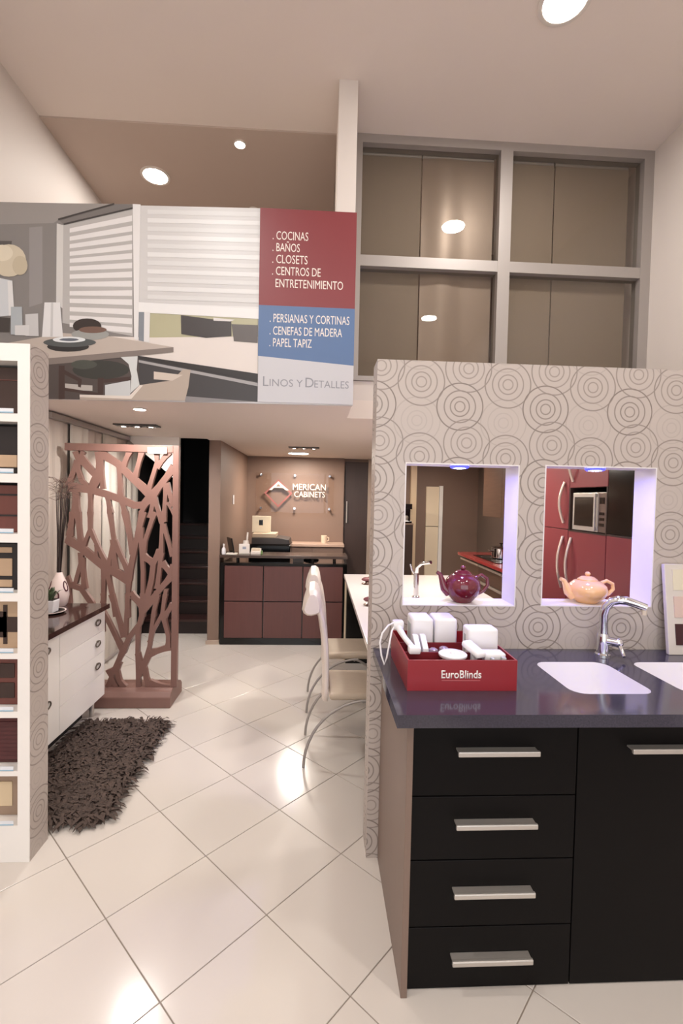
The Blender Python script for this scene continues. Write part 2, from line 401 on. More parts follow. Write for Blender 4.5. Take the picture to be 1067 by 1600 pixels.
triple(-.188, 5.84, ZS, 'triple spotlight in the low ceiling over the reception desk', POWER['soffit']*.45)
downlight(.6, 4.2, ZS, .06, POWER['soffit'], 'small round downlight in the low ceiling above the white island')
downlight(1.45, 4.3, ZS, .09, POWER['kitchen'], 'round downlight in the low ceiling above the red kitchen cabinets', WARM)
downlight(1.6, 6.1, ZS, .09, POWER['kitchen'], 'round downlight in the low ceiling before the kitchen rear wall', WARM)
led = emit('blue white led lens', (.55, .58, 1.0), 40)
for i, (x0, x1, z0, z1) in enumerate(OP):
    x = (x0+x1)/2; y = PY0+.050; z = z1-.005
    o = thing('puck_light', (x, y, z), 'small blue-white puck light at the top of the %s wall opening' % ('left' if i == 0 else 'right'), 'lamp', 'puck lights in the wall openings')
    part(MB().lathe((x, y, z), [(.044, -.0005), (.044, -.010), (.036, -.014), (.034, -.010)], 24), 'trim_ring', emit('blue led bezel', (.10, .10, 1.0), 1.2), o, smooth=True)
    part(MB().lathe((x, y, z), [(0, -.013), (.020, -.015), (.034, -.011)], 24), 'lens', led, o)
    area(o, (x, y, z-.018), POWER['led'], .05, (.15, .14, 1.0), 175)
# banner print outlines: (layer, colour, [(x, z) in metres])
PRINT = [(0, (120, 116, 113), [(-2.069, 3.493), (-0.415, 3.539), (-0.404, 2.306), (-2.071, 2.262)]), (1, (137, 132, 128), [(-2.064, 3.491), (-1.212, 3.523), (-1.323, 3.504), (-1.666, 3.403), (-1.696, 3.381), (-2.065, 3.354)]), (1, (134, 130, 128), [(-1.843, 3.346), (-1.763, 3.358), (-1.762, 2.883), (-1.843, 2.854)]), (1, (108, 103, 100), [(-1.666, 3.406), (-1.323, 3.517), (-1.208, 3.523), (-1.208, 3.493), (-1.632, 3.371)]), (1, (166, 162, 159), [(-1.641, 3.373), (-1.208, 3.493), (-1.202, 2.697), (-1.639, 2.763)]), (1, (188, 185, 182), [(-1.675, 3.38), (-1.635, 3.371), (-1.639, 2.854), (-1.678, 2.886)]), (1, (165, 160, 132), [(-1.099, 2.852), (-0.413, 2.847), (-0.411, 2.713), (-1.098, 2.687)]), (1, (205, 196, 189), [(-1.098, 2.692), (-0.411, 2.726), (-0.407, 2.486), (-1.176, 2.571), (-1.361, 2.69)]), (1, (58, 55, 56), [(-1.763, 2.516), (-1.176, 2.571), (-0.407, 2.486), (-0.405, 2.305), (-1.762, 2.276)]), (1, (190, 187, 185), [(-1.164, 3.517), (-0.404, 3.539), (-0.402, 2.837), (-1.165, 2.848)]), (1, (80, 76, 74), [(-2.065, 3.254), (-1.948, 3.258), (-1.952, 3.224), (-2.065, 3.229)]), (2, (206, 202, 200), [(-1.596, 3.353), (-1.212, 3.453), (-1.211, 3.417), (-1.596, 3.326)]), (2, (206, 202, 200), [(-1.596, 3.302), (-1.211, 3.39), (-1.211, 3.354), (-1.596, 3.276)]), (2, (206, 202, 200), [(-1.596, 3.255), (-1.211, 3.333), (-1.21, 3.297), (-1.596, 3.229)]), (2, (206, 202, 200), [(-1.596, 3.208), (-1.21, 3.275), (-1.21, 3.239), (-1.595, 3.182)]), (2, (206, 202, 200), [(-1.595, 3.165), (-1.21, 3.218), (-1.21, 3.181), (-1.595, 3.139)]), (2, (206, 202, 200), [(-1.595, 3.117), (-1.209, 3.159), (-1.209, 3.123), (-1.595, 3.091)]), (2, (206, 202, 200), [(-1.595, 3.067), (-1.209, 3.103), (-1.209, 3.066), (-1.595, 3.04)]), (2, (206, 202, 200), [(-1.595, 3.018), (-1.209, 3.045), (-1.208, 3.008), (-1.595, 2.992)]), (2, (206, 202, 200), [(-1.595, 2.963), (-1.208, 2.986), (-1.208, 2.949), (-1.595, 2.936)]), (2, (206, 202, 200), [(-1.595, 2.916), (-1.208, 2.928), (-1.207, 2.891), (-1.594, 2.889)]), (2, (206, 202, 200), [(-1.594, 2.864), (-1.207, 2.867), (-1.207, 2.83), (-1.594, 2.837)]), (2, (206, 202, 200), [(-1.594, 2.811), (-1.207, 2.808), (-1.207, 2.771), (-1.594, 2.785)]), (2, (206, 202, 200), [(-1.594, 2.766), (-1.206, 2.751), (-1.206, 2.715), (-1.594, 2.74)]), (2, (199, 197, 195), [(-1.116, 3.494), (-0.41, 3.513), (-0.41, 3.484), (-1.116, 3.466)]), (2, (206, 204, 202), [(-1.116, 3.441), (-0.409, 3.458), (-0.409, 3.43), (-1.115, 3.413)]), (2, (199, 197, 195), [(-1.115, 3.388), (-0.408, 3.404), (-0.408, 3.376), (-1.115, 3.36)]), (2, (206, 204, 202), [(-1.115, 3.335), (-0.407, 3.35), (-0.407, 3.321), (-1.114, 3.307)]), (2, (199, 197, 195), [(-1.114, 3.282), (-0.407, 3.295), (-0.406, 3.267), (-1.114, 3.254)]), (2, (206, 204, 202), [(-1.114, 3.229), (-0.406, 3.241), (-0.405, 3.212), (-1.113, 3.2)]), (2, (199, 197, 195), [(-1.113, 3.176), (-0.405, 3.187), (-0.404, 3.158), (-1.113, 3.147)]), (2, (206, 204, 202), [(-1.113, 3.122), (-0.404, 3.132), (-0.404, 3.103), (-1.113, 3.094)]), (2, (199, 197, 195), [(-1.112, 3.069), (-0.403, 3.077), (-0.403, 3.049), (-1.112, 3.041)]), (2, (206, 204, 202), [(-1.112, 3.016), (-0.402, 3.023), (-0.402, 2.994), (-1.112, 2.987)]), (2, (199, 197, 195), [(-1.111, 2.962), (-0.401, 2.968), (-0.401, 2.939), (-1.111, 2.934)]), (2, (206, 204, 202), [(-1.111, 2.909), (-0.401, 2.913), (-0.4, 2.884), (-1.111, 2.88)]), (2, (60, 55, 53), [(-1.666, 3.41), (-1.323, 3.523), (-1.323, 3.513), (-1.666, 3.399)]), (2, (60, 55, 53), [(-1.632, 3.382), (-1.208, 3.503), (-1.208, 3.493), (-1.632, 3.371)]), (2, (208, 205, 203), [(-1.208, 3.523), (-1.159, 3.523), (-1.167, 2.671), (-1.193, 2.68)]), (2, (214, 212, 210), [(-1.166, 2.912), (-0.403, 2.899), (-0.402, 2.837), (-1.165, 2.848)]), (2, (120, 125, 132), [(-1.165, 2.85), (-1.126, 2.851), (-1.131, 2.665), (-1.164, 2.671)]), (2, (205, 202, 200), [(-1.131, 2.851), (-1.094, 2.853), (-1.098, 2.66), (-1.132, 2.665)]), (2, (40, 37, 37), [(-1.176, 2.575), (-0.407, 2.486), (-0.407, 2.435), (-1.176, 2.559)]), (2, (150, 147, 146), [(-1.179, 2.55), (-0.407, 2.427), (-0.406, 2.405), (-1.178, 2.534)]), (2, (60, 55, 55), [(-0.901, 2.841), (-0.695, 2.822), (-0.581, 2.819), (-0.579, 2.72), (-0.74, 2.703), (-0.897, 2.721)]), (2, (88, 83, 81), [(-0.58, 2.797), (-0.412, 2.796), (-0.411, 2.683), (-0.563, 2.689)]), (2, (200, 196, 192), [(-0.695, 2.833), (-0.561, 2.825), (-0.587, 2.813), (-0.694, 2.814)]), (2, (125, 121, 121), [(-0.869, 2.327), (-0.405, 2.305), (-0.868, 2.29)]), (2, (190, 179, 158), [(-1.86, 3.14), (-1.865, 3.109), (-1.88, 3.08), (-1.903, 3.057), (-1.932, 3.041), (-1.965, 3.035), (-1.997, 3.038), (-2.026, 3.051), (-2.049, 3.072), (-2.064, 3.1), (-2.069, 3.131), (-2.064, 3.162), (-2.049, 3.191), (-2.026, 3.214), (-1.997, 3.23), (-1.965, 3.236), (-1.932, 3.233), (-1.903, 3.22), (-1.88, 3.199), (-1.865, 3.171)]), (2, (178, 166, 144), [(-1.851, 3.111), (-1.853, 3.092), (-1.86, 3.075), (-1.87, 3.061), (-1.883, 3.052), (-1.897, 3.049), (-1.912, 3.051), (-1.925, 3.059), (-1.935, 3.072), (-1.941, 3.088), (-1.944, 3.106), (-1.941, 3.125), (-1.935, 3.142), (-1.925, 3.156), (-1.912, 3.165), (-1.897, 3.168), (-1.883, 3.166), (-1.87, 3.158), (-1.86, 3.145), (-1.854, 3.129)]), (2, (203, 193, 173), [(-1.939, 3.183), (-1.943, 3.168), (-1.952, 3.153), (-1.967, 3.141), (-1.986, 3.133), (-2.006, 3.129), (-2.027, 3.131), (-2.046, 3.137), (-2.061, 3.148), (-2.07, 3.162), (-2.073, 3.177), (-2.07, 3.193), (-2.06, 3.208), (-2.046, 3.22), (-2.027, 3.228), (-2.006, 3.231), (-1.986, 3.23), (-1.967, 3.224), (-1.952, 3.213), (-1.943, 3.199)]), (2, (188, 190, 192), [(-2.065, 3.033), (-1.944, 3.012), (-1.931, 2.799), (-2.066, 2.78)]), (3, (205, 203, 201), [(-1.973, 3.011), (-1.944, 3.008), (-1.931, 2.799), (-1.965, 2.793)]), (3, (172, 160, 150), [(-2.026, 2.612), (-1.634, 2.699), (-1.347, 2.69), (-0.945, 2.636), (-1.646, 2.547), (-1.742, 2.536), (-2.027, 2.525)]), (3, (118, 108, 102), [(-1.742, 2.536), (-1.646, 2.547), (-0.945, 2.636), (-0.945, 2.604), (-1.742, 2.493)]), (3, (72, 64, 61), [(-1.76, 2.493), (-1.163, 2.567), (-1.161, 2.295), (-1.76, 2.278)]), (3, (185, 186, 186), [(-1.372, 2.381), (-1.214, 2.416), (-1.214, 2.316), (-1.372, 2.315)]), (3, (170, 164, 158), [(-1.62, 2.382), (-1.45, 2.375), (-1.45, 2.341), (-1.62, 2.342)]), (3, (62, 56, 53), [(-2.066, 2.785), (-1.956, 2.78), (-1.961, 2.692), (-2.066, 2.688)]), (4, (48, 48, 44), [(-1.221, 2.482), (-1.23, 2.463), (-1.255, 2.446), (-1.294, 2.431), (-1.344, 2.421), (-1.398, 2.416), (-1.453, 2.417), (-1.502, 2.424), (-1.541, 2.436), (-1.566, 2.452), (-1.575, 2.47), (-1.566, 2.489), (-1.541, 2.506), (-1.502, 2.521), (-1.453, 2.531), (-1.399, 2.536), (-1.344, 2.535), (-1.295, 2.528), (-1.256, 2.516), (-1.23, 2.501)]), (4, (66, 68, 62), [(-1.422, 2.509), (-1.426, 2.499), (-1.438, 2.491), (-1.456, 2.484), (-1.478, 2.479), (-1.503, 2.476), (-1.528, 2.477), (-1.551, 2.48), (-1.569, 2.486), (-1.58, 2.494), (-1.584, 2.503), (-1.58, 2.512), (-1.569, 2.52), (-1.551, 2.528), (-1.528, 2.533), (-1.503, 2.535), (-1.478, 2.534), (-1.456, 2.531), (-1.438, 2.525), (-1.426, 2.517)]), (4, (60, 42, 38), [(-1.659, 2.494), (-1.623, 2.495), (-1.622, 2.283), (-1.659, 2.281)]), (4, (60, 42, 38), [(-1.623, 2.468), (-1.516, 2.412), (-1.522, 2.39), (-1.623, 2.439)]), (4, (60, 42, 38), [(-1.418, 2.425), (-1.379, 2.426), (-1.385, 2.314), (-1.417, 2.313)]), (4, (60, 42, 38), [(-1.379, 2.417), (-1.215, 2.44), (-1.214, 2.416), (-1.379, 2.394)]), (4, (60, 42, 38), [(-1.623, 2.356), (-1.411, 2.329), (-1.411, 2.313), (-1.622, 2.336)]), (4, (60, 42, 38), [(-1.542, 2.411), (-1.516, 2.406), (-1.522, 2.359), (-1.539, 2.365)]), (4, (193, 194, 192), [(-1.275, 2.56), (-1.169, 2.571), (-1.175, 2.484), (-1.156, 2.388), (-1.214, 2.333), (-1.207, 2.443), (-1.226, 2.519)]), (4, (166, 151, 139), [(-1.529, 2.312), (-1.214, 2.312), (-1.148, 2.389), (-0.95, 2.425), (-0.884, 2.497), (-0.835, 2.496), (-0.848, 2.385), (-0.869, 2.297), (-1.528, 2.283)]), (4, (190, 177, 165), [(-1.067, 2.477), (-0.884, 2.461), (-0.95, 2.422), (-1.067, 2.427)]), (4, (206, 196, 186), [(-1.529, 2.315), (-1.22, 2.317), (-1.155, 2.388), (-1.135, 2.386), (-1.207, 2.298), (-1.529, 2.299)]), (4, (203, 201, 200), [(-1.747, 2.885), (-1.652, 2.889), (-1.633, 2.674), (-1.762, 2.669)]), (4, (182, 180, 179), [(-1.864, 2.806), (-1.786, 2.815), (-1.782, 2.673), (-1.862, 2.672)]), (4, (160, 165, 167), [(-1.952, 2.849), (-1.885, 2.852), (-1.879, 2.678), (-1.952, 2.677)]), (4, (45, 35, 33), [(-1.396, 2.752), (-1.4, 2.737), (-1.413, 2.723), (-1.433, 2.712), (-1.457, 2.704), (-1.485, 2.701), (-1.512, 2.702), (-1.537, 2.708), (-1.556, 2.718), (-1.569, 2.73), (-1.573, 2.745), (-1.569, 2.76), (-1.556, 2.774), (-1.537, 2.785), (-1.512, 2.793), (-1.485, 2.796), (-1.458, 2.795), (-1.433, 2.789), (-1.413, 2.779), (-1.401, 2.766)]), (4, (142, 142, 138), [(-1.348, 2.701), (-1.353, 2.69), (-1.37, 2.68), (-1.396, 2.671), (-1.429, 2.665), (-1.465, 2.662), (-1.501, 2.662), (-1.534, 2.666), (-1.56, 2.673), (-1.576, 2.682), (-1.582, 2.692), (-1.576, 2.703), (-1.56, 2.713), (-1.534, 2.721), (-1.501, 2.728), (-1.465, 2.731), (-1.429, 2.73), (-1.396, 2.727), (-1.37, 2.72), (-1.353, 2.711)]), (4, (104, 79, 68), [(-1.363, 2.729), (-1.368, 2.723), (-1.38, 2.716), (-1.399, 2.711), (-1.423, 2.707), (-1.449, 2.705), (-1.476, 2.705), (-1.5, 2.707), (-1.519, 2.711), (-1.531, 2.716), (-1.535, 2.723), (-1.531, 2.729), (-1.519, 2.736), (-1.5, 2.741), (-1.476, 2.745), (-1.45, 2.747), (-1.423, 2.747), (-1.399, 2.745), (-1.38, 2.741), (-1.368, 2.736)]), (4, (38, 36, 36), [(-1.471, 2.619), (-1.478, 2.609), (-1.496, 2.6), (-1.525, 2.592), (-1.561, 2.586), (-1.601, 2.583), (-1.641, 2.583), (-1.677, 2.586), (-1.706, 2.592), (-1.724, 2.6), (-1.731, 2.61), (-1.724, 2.62), (-1.706, 2.629), (-1.677, 2.637), (-1.641, 2.643), (-1.601, 2.646), (-1.561, 2.646), (-1.525, 2.643), (-1.496, 2.637), (-1.478, 2.629)]), (5, (192, 190, 189), [(-1.927, 2.734), (-1.84, 2.74), (-1.843, 2.675), (-1.927, 2.674)]), (5, (180, 178, 177), [(-1.707, 2.885), (-1.693, 2.886), (-1.696, 2.674), (-1.711, 2.674)]), (5, (74, 77, 77), [(-1.428, 2.648), (-1.436, 2.638), (-1.46, 2.629), (-1.496, 2.621), (-1.542, 2.616), (-1.592, 2.612), (-1.643, 2.612), (-1.688, 2.614), (-1.724, 2.619), (-1.747, 2.627), (-1.755, 2.635), (-1.747, 2.644), (-1.724, 2.653), (-1.688, 2.661), (-1.643, 2.667), (-1.592, 2.67), (-1.542, 2.671), (-1.496, 2.668), (-1.46, 2.663), (-1.436, 2.656)]), (6, (205, 207, 208), [(-1.494, 2.662), (-1.498, 2.656), (-1.513, 2.651), (-1.535, 2.646), (-1.564, 2.642), (-1.595, 2.64), (-1.626, 2.64), (-1.654, 2.641), (-1.677, 2.644), (-1.691, 2.649), (-1.696, 2.655), (-1.691, 2.66), (-1.677, 2.666), (-1.654, 2.671), (-1.626, 2.675), (-1.595, 2.677), (-1.564, 2.677), (-1.535, 2.676), (-1.513, 2.672), (-1.499, 2.668)]), (7, (92, 97, 106), [(-1.535, 2.661), (-1.538, 2.658), (-1.547, 2.655), (-1.56, 2.652), (-1.576, 2.65), (-1.595, 2.649), (-1.613, 2.649), (-1.63, 2.65), (-1.643, 2.651), (-1.652, 2.653), (-1.655, 2.656), (-1.652, 2.659), (-1.643, 2.662), (-1.63, 2.665), (-1.613, 2.666), (-1.595, 2.668), (-1.576, 2.668), (-1.56, 2.667), (-1.547, 2.666), (-1.538, 2.663)])]
# ------------------------------------------------------------------ banner on the mezzanine
bn = thing('banner', (-.95, 3.08, 2.30), 'wide printed banner with a dining room photograph and red and blue text blocks', 'banner')
BX0, BX1, BZ0, BZ1, RX0 = -2.095, .213, 2.300, 3.540, -.407
part(MB().prism([(BX0, BZ0-.02), (BX1, BZ0), (BX1, BZ1), (RX0, BZ1-.002), (BX0, 3.486)], 'y', 3.076, 3.096), 'backing', mat('white vinyl', (205, 202, 203), .4, var=.03, scale=2), bn)
ink = {}
pm = MB(); mats = []
for layer, (_, col, pts) in enumerate(PRINT):
    key = 'ink %d %d %d' % col
    if key not in ink:
        ink[key] = len(mats); mats.append(mat(key, tuple(min(255, int(v*1.06)) for v in col), .35))
    y = 3.0757-.00006*layer
    cl = []
    for x, z in pts: cl.append((max(BX0+.001, min(BX1, x)), max(BZ0-.019, min(BZ1-.001, z))))
    try:
        f = pm.bm.faces.new([pm.bm.verts.new((x, y, z)) for x, z in cl]); f.material_index = ink[key]
    except ValueError: pass
part(pm, 'printed_photograph', mats, bn, 'printed dining room photograph with white blinds and a laid table')
part(MB().box(RX0, 3.0705, 2.925, BX1+.001, 3.0765, BZ1), 'red_block', mat('banner red', (128, 52, 56), .4, var=.04, scale=2), bn, 'dark red printed block with white lettering')
part(MB().prism([(RX0, 2.60), (RX0, 2.925), (BX1+.001, 2.925), (BX1+.001, 2.558)], 'y', 3.0705, 3.0765), 'blue_block', mat('banner blue', (86, 112, 152), .4, var=.04, scale=2), bn, 'blue printed block with white lettering')
part(MB().prism([(RX0+.002, 2.305), (RX0+.002, 2.60), (BX1+.001, 2.558), (BX1+.001, 2.305)], 'y', 3.0705, 3.0765), 'white_block', mat('banner pale grey', (196, 194, 197), .4, var=.03, scale=2), bn, 'pale grey printed block with grey lettering')
ivory = mat('ivory print', (232, 222, 212), .4)
ly = 3.0700; hz = .054
T = []
for s, z, wd in (('COCINAS', 3.371, .205), ('BAÑOS', 3.297, .152), ('CLOSETS', 3.222, .203), ('CENTROS DE', 3.147, .289), ('ENTRETENIMIENTO', 3.069, .436)):
    dot = s != 'ENTRETENIMIENTO'
    T.append((('. ' if dot else '')+s, -.325 if dot else -.302, ly, z-.027, wd+(.023 if dot else 0), hz if 'Ñ' not in s else hz*1.22))
for s, z, wd in (('PERSIANAS Y CORTINAS', 2.846, .492), ('CENEFAS DE MADERA', 2.766, .446), ('PAPEL TAPIZ', 2.690, .250)):
    T.append(('. '+s, -.335, ly, z-.027, wd+.023, hz))
lettering(T, 'text_line', ivory, bn, 'white capital lettering listing services')
greyp = mat('grey print', (140, 140, 146), .4)
lettering([('L', -.372, ly, 2.408, .036, .062), ('INOS Y', -.330, ly, 2.408, .215, .047), ('D', -.098, ly, 2.408, .054, .062), ('ETALLES', -.040, ly, 2.408, .225, .047)], 'brand_text', greyp, bn, 'grey capital lettering on the pale block')

# ------------------------------------------------------------------ sink cabinets and worktop
def bar_handle(x0, x1, yf, z, parent):
    """flat bar pull: shelf plate with a rounded front lip"""
    part(MB().box(x0, yf-.034, z, x1, yf, z+.006, .0015).box(x0-.002, yf-.040, z-.008, x1+.002, yf-.028, z+.010, .003), 'handle', steel, parent, 'brushed steel bar handle')
FY = 1.545; CY1 = 2.135
cab = thing('drawer_cabinet', (.62, 1.84, 0), 'black cabinet of four drawers with steel bar handles under the dark worktop', 'cabinet')
side_m = mat('brown cabinet side', (122, 101, 89), .4, var=.1, scale=4, stretch=(8, 8, 1))
part(MB().box(.312, 1.519, 0, .334, CY1, .956, .001), 'side_panel', side_m, cab, 'brown side panel')
part(MB().box(.335, FY+.02, 0.0, .912, CY1, .956), 'carcass', black_wood, cab)
for z0, z1, zh in ((.684, .950, .852), (.460, .680, .602), (.224, .456, .364), (.004, .220, .130)):
    d = part(MB().box(.336, FY, z0, .911, FY+.019, z1, .0015), 'drawer', black_wood, cab)
    bar_handle(.486, .762, FY, z, d) if False else bar_handle(.486, .762, FY, zh-.006, d)
cab2 = thing('sink_cabinet', (1.33, 1.84, 0), 'black cabinet with tall plain doors below the sinks, right of the drawers', 'cabinet')
part(MB().box(.914, FY+.02, 0, 2.20, CY1, .80), 'carcass', black_wood, cab2)
for x0, x1, h0, h1 in ((.915, 1.555, 1.088, 1.37), (1.559, 2.199, 1.74, 2.02)):
    d = part(MB().box(x0, FY, .004, x1, FY+.019, .950, .0015), 'door', black_wood, cab2)
    bar_handle(h0, h1, FY, .852, d)

def rrect(x0, y0, x1, y1, r, n=5):
    P = []
    for cx, cy, a in ((x1-r, y1-r, 0), (x0+r, y1-r, 90), (x0+r, y0+r, 180), (x1-r, y0+r, 270)):
        for k in range(n+1):
            t = math.radians(a+90*k/n); P.append((cx+r*math.cos(t), cy+r*math.sin(t)))
    return P
SINKS = [(.945, 1.63, 1.262, 1.968), (1.375, 1.63, 1.72, 1.968)]
cu = bpy.data.curves.new('worktop_outline', 'CURVE'); cu.dimensions = '2D'; cu.fill_mode = 'BOTH'; cu.extrude = .0215
for pts in [[(.268, 1.468), (2.22, 1.468), (2.22, 2.136), (.268, 2.136)]]+[rrect(*s, .055) for s in SINKS]:
    sp = cu.splines.new('POLY'); sp.points.add(len(pts)-1); sp.use_cyclic_u = True
    for p, q in zip(sp.points, pts): p.co = (q[0], q[1], 0, 1)
ob = bpy.data.objects.new('worktop_outline', cu); COL.objects.link(ob)
me = bpy.data.meshes.new_from_object(ob.evaluated_get(bpy.context.evaluated_depsgraph_get()))
bpy.data.objects.remove(ob); bpy.data.curves.remove(cu)
granite = mat('dark speckled granite', (60, 57, 70), .13, var=.6, scale=180, coat=.3)
part(MB().addmesh(me, Matrix.Translation((0, 0, .9785))), 'worktop', granite, None, 'dark speckled granite worktop with polished top over the black cabinets', 'worktop')
bpy.data.meshes.remove(me)
porc = mat('white porcelain', (236, 232, 230), .12, coat=.3)
for i, (x0, y0, x1, y1) in enumerate(SINKS):
    mb = MB(); loops = []
    for ins, z in ((.0008, .998), (.0012, .96), (.003, .93), (.006, .90), (.016, .85), (.04, .825), (.09, .818)):
        loops.append([mb.bm.verts.new((x, y, z)) for x, y in rrect(x0+ins, y0+ins, x1-ins, y1-ins, max(.02, .055-ins*.3))])
    for a, b in zip(loops, loops[1:]):
        for k in range(len(a)): mb.bm.faces.new((a[k], a[(k+1) % len(a)], b[(k+1) % len(a)], b[k]))
    mb.bm.faces.new(loops[-1])
    s = thing('sink_basin', ((x0+x1)/2, (y0+y1)/2, .818), 'white undermount sink basin in the worktop, %s' % ('left of the two, wholly in view' if i == 0 else 'right of the two, cut by the picture edge'), 'sink', 'white sink basins')
    part(mb, 'bowl', porc, s, smooth=True)
    part(MB().lathe(((x0+x1)/2, (y0+y1)/2, .8185), [(0, .003), (.02, .003), (.035, .002), (.038, 0)], 20), 'drain', chrome, s, smooth=True)

# mixer tap beside the left basin
FX, FYp = 1.315, 2.055
tap = thing('mixer_tap', (FX, FYp, 1.0), 'chrome mixer tap standing behind the white sink basins', 'tap')
part(MB().lathe((FX, FYp, 1.0), [(0, 0), (.033, 0), (.033, .006), (.027, .012), (.025, .05), (.026, .085), (.022, .10), (.0, .10)], 20), 'base', chrome, tap, smooth=True)
pts = [(FX, FYp, 1.09), (FX, FYp, 1.15), (FX-.003, FYp-.004, 1.19), (FX+.002, FYp-.010, 1.225), (FX+.018, FYp-.022, 1.252), (FX+.042, FYp-.04, 1.263), (FX+.068, FYp-.052, 1.262), (FX+.100, FYp-.065, 1.252), (FX+.138, FYp-.08, 1.238)]
part(MB().tube(pts, [.020, .018, .018, .018, .019, .020, .019, .018, .017], 14), 'spout', chrome, tap, smooth=True)
part(MB().tube([(FX+.132, FYp-.078, 1.236), (FX+.132, FYp-.078, 1.206)], .011, 12), 'nozzle', mat('pale nozzle', (205, 190, 172), .4), tap, smooth=True)
part(MB().tube([(FX+.01, FYp-.01, 1.07), (FX+.045, FYp-.035, 1.068)], .02, 14).ball((FX+.048, FYp-.036, 1.068), .022), 'lever_hub', chrome, tap, smooth=True)
part(MB().tube([(FX+.048, FYp-.038, 1.07), (FX+.05, FYp-.06, 1.04), (FX+.045, FYp-.085, 1.02)], [.011, .009, .007], 10), 'lever', chrome, tap, smooth=True)

# red sample box and what lies in it
bx0, bx1, by0, by1, bz0, bz1 = .335, .740, 1.655, 2.035, 1.0005, 1.113
red_card = mat('glossy red box card', (140, 32, 40), .3, var=.06, scale=4)
red_in = mat('dark red box inside', (120, 26, 36), .5, var=.06, scale=4)
sb = thing('sample_box', ((bx0+bx1)/2, (by0+by1)/2, bz0), 'open red sample box with white lettering on the granite worktop', 'box')
part(MB().box(bx0, by0, bz0, bx1, by0+.006, bz1), 'front_wall', red_card, sb)
part(MB().box(bx0, by1-.006, bz0, bx1, by1, bz1), 'back_wall', red_card, sb)
part(MB().box(bx0, by0+.006, bz0, bx0+.006, by1-.006, bz1), 'side_wall', red_card, sb)
part(MB().box(bx1-.006, by0+.006, bz0, bx1, by1-.006, bz1), 'side_wall', red_card, sb)
part(MB().box(bx0+.006, by0+.006, bz0, bx1-.006, by1-.006, bz0+.05), 'tray', red_in, sb)
for y in (1.76, 1.88): part(MB().box(bx0+.006, y, bz0+.05, bx1-.006, y+.005, bz1-.006), 'divider', red_in, sb)
part(MB().box(.535, by0+.006, bz0+.05, .540, 1.7595, bz1-.006), 'divider', red_in, sb)
lettering([('EuroBlinds', .459, by0-.0006, bz0+.046, .148, .030)], 'text_line', mat('white box print', (235, 225, 220), .4), sb, 'white lettering on the front', extrude=.0004, bold=.018)
part(MB().box(.461, by0-.0008, bz0+.037, .603, by0, bz0+.0395), 'print_line', mat('dull red print', (176, 96, 98), .4), sb)
zt = bz0+.0505
def valance(x0, y0, x1, y1, z1, lb):
    o = thing('valance_sample', ((x0+x1)/2, (y0+y1)/2, zt), lb, 'sample', 'white valance end samples')
    part(MB().box(x0, y0, zt, x1, y1, z1, .012, 3), 'cap', white_plast, o, smooth=True)
    part(MB().box(x0-.0015, y0+.03, zt+.01, x0, y1-.03, z1-.03, .0), 'side_slot', mat('grey plastic', (176, 178, 176), .5), o)
    return o
valance(.400, 1.900, .490, 2.020, 1.200, 'white rounded valance end at the back left corner of the red box')
valance(.496, 1.900, .590, 2.020, 1.200, 'white rounded valance end, middle one at the back of the red box')
valance(.600, 1.790, .722, 1.872, 1.190, 'white rounded valance end standing alone at the right of the red box')
for i, (x, y) in enumerate(((.400, 1.785), (.430, 1.790))):
    o = thing('rail_sample', (x, y, zt), 'short white rail sample, %s of the pair before the valance ends' % ('left' if i == 0 else 'right'), 'sample', 'white rail samples')
    part(MB().prism([(y-.012, zt), (y+.072, zt), (y+.072, 1.150), (y+.05, 1.152), (y-.012, 1.115)], 'x', x-.011, x+.011, .003), 'rail', white_plast, o)
    part(MB().box(x-.004, y-.0135, zt+.01, x+.004, y-.0115, zt+.05), 'groove', mat('grey plastic', (176, 178, 176), .5), o)
o = thing('chain_guide_disc', (.517, 1.735, zt), 'flat white round disc lying on top of the red box dividers', 'sample')
part(MB().lathe((.517, 1.715, 1.1075), [(0, 0), (.05, 0), (.053, .004), (.053, .010), (.048, .014), (.03, .014), (.028, .012), (.01, .012), (.008, .016), (0, .016)], 28), 'disc', white_plast, o, smooth=True)
part(MB().tube([(.48, 1.700, zt), (.48, 1.700, 1.108)], .007, 10), 'peg', steel, o, smooth=True)
part(MB().tube([(.548, 1.700, zt), (.548, 1.700, 1.108)], .007, 10), 'peg', steel, o, smooth=True)
o = thing('bracket_sample', (.655, 1.70, zt), 'white mounting bracket with grey end clips at the front right of the red box', 'sample')
part(MB().box(.630, 1.690, 1.095, .712, 1.750, 1.125, .006), 'plate', white_plast, o, smooth=True)
part(MB().box(.650, 1.668, zt, .662, 1.690, 1.115, .003), 'clip', mat('grey plastic', (176, 178, 176), .5), o)
part(MB().box(.690, 1.668, zt, .705, 1.690, 1.118, .003), 'clip', mat('grey plastic', (176, 178, 176), .5), o)
part(MB().box(.640, 1.70, zt, .655, 1.74, 1.095), 'foot', white_plast, o)
o = thing('motor_cap_sample', (.60, 1.70, zt), 'rounded white cap sample lying aslant beside the disc', 'sample')
mb = MB(); mb.box(-.022, -.05, -.012, .022, .05, .014, .010, 3)
bmesh.ops.rotate(mb.bm, cent=(0, 0, 0), matrix=Matrix.Rotation(math.radians(20), 3, 'Z') @ Matrix.Rotation(math.radians(14), 3, 'X'), verts=mb.bm.verts)
bmesh.ops.translate(mb.bm, vec=(.598, 1.722, 1.132), verts=mb.bm.verts)
part(mb, 'cap', white_plast, o, smooth=True)
part(MB().box(.588, 1.70, zt, .606, 1.725, 1.121), 'stem', white_plast, o)
o = thing('cord_control_sample', (.372, 1.80, zt), 'white cord control with looped cord hanging over the left side of the red box', 'sample')
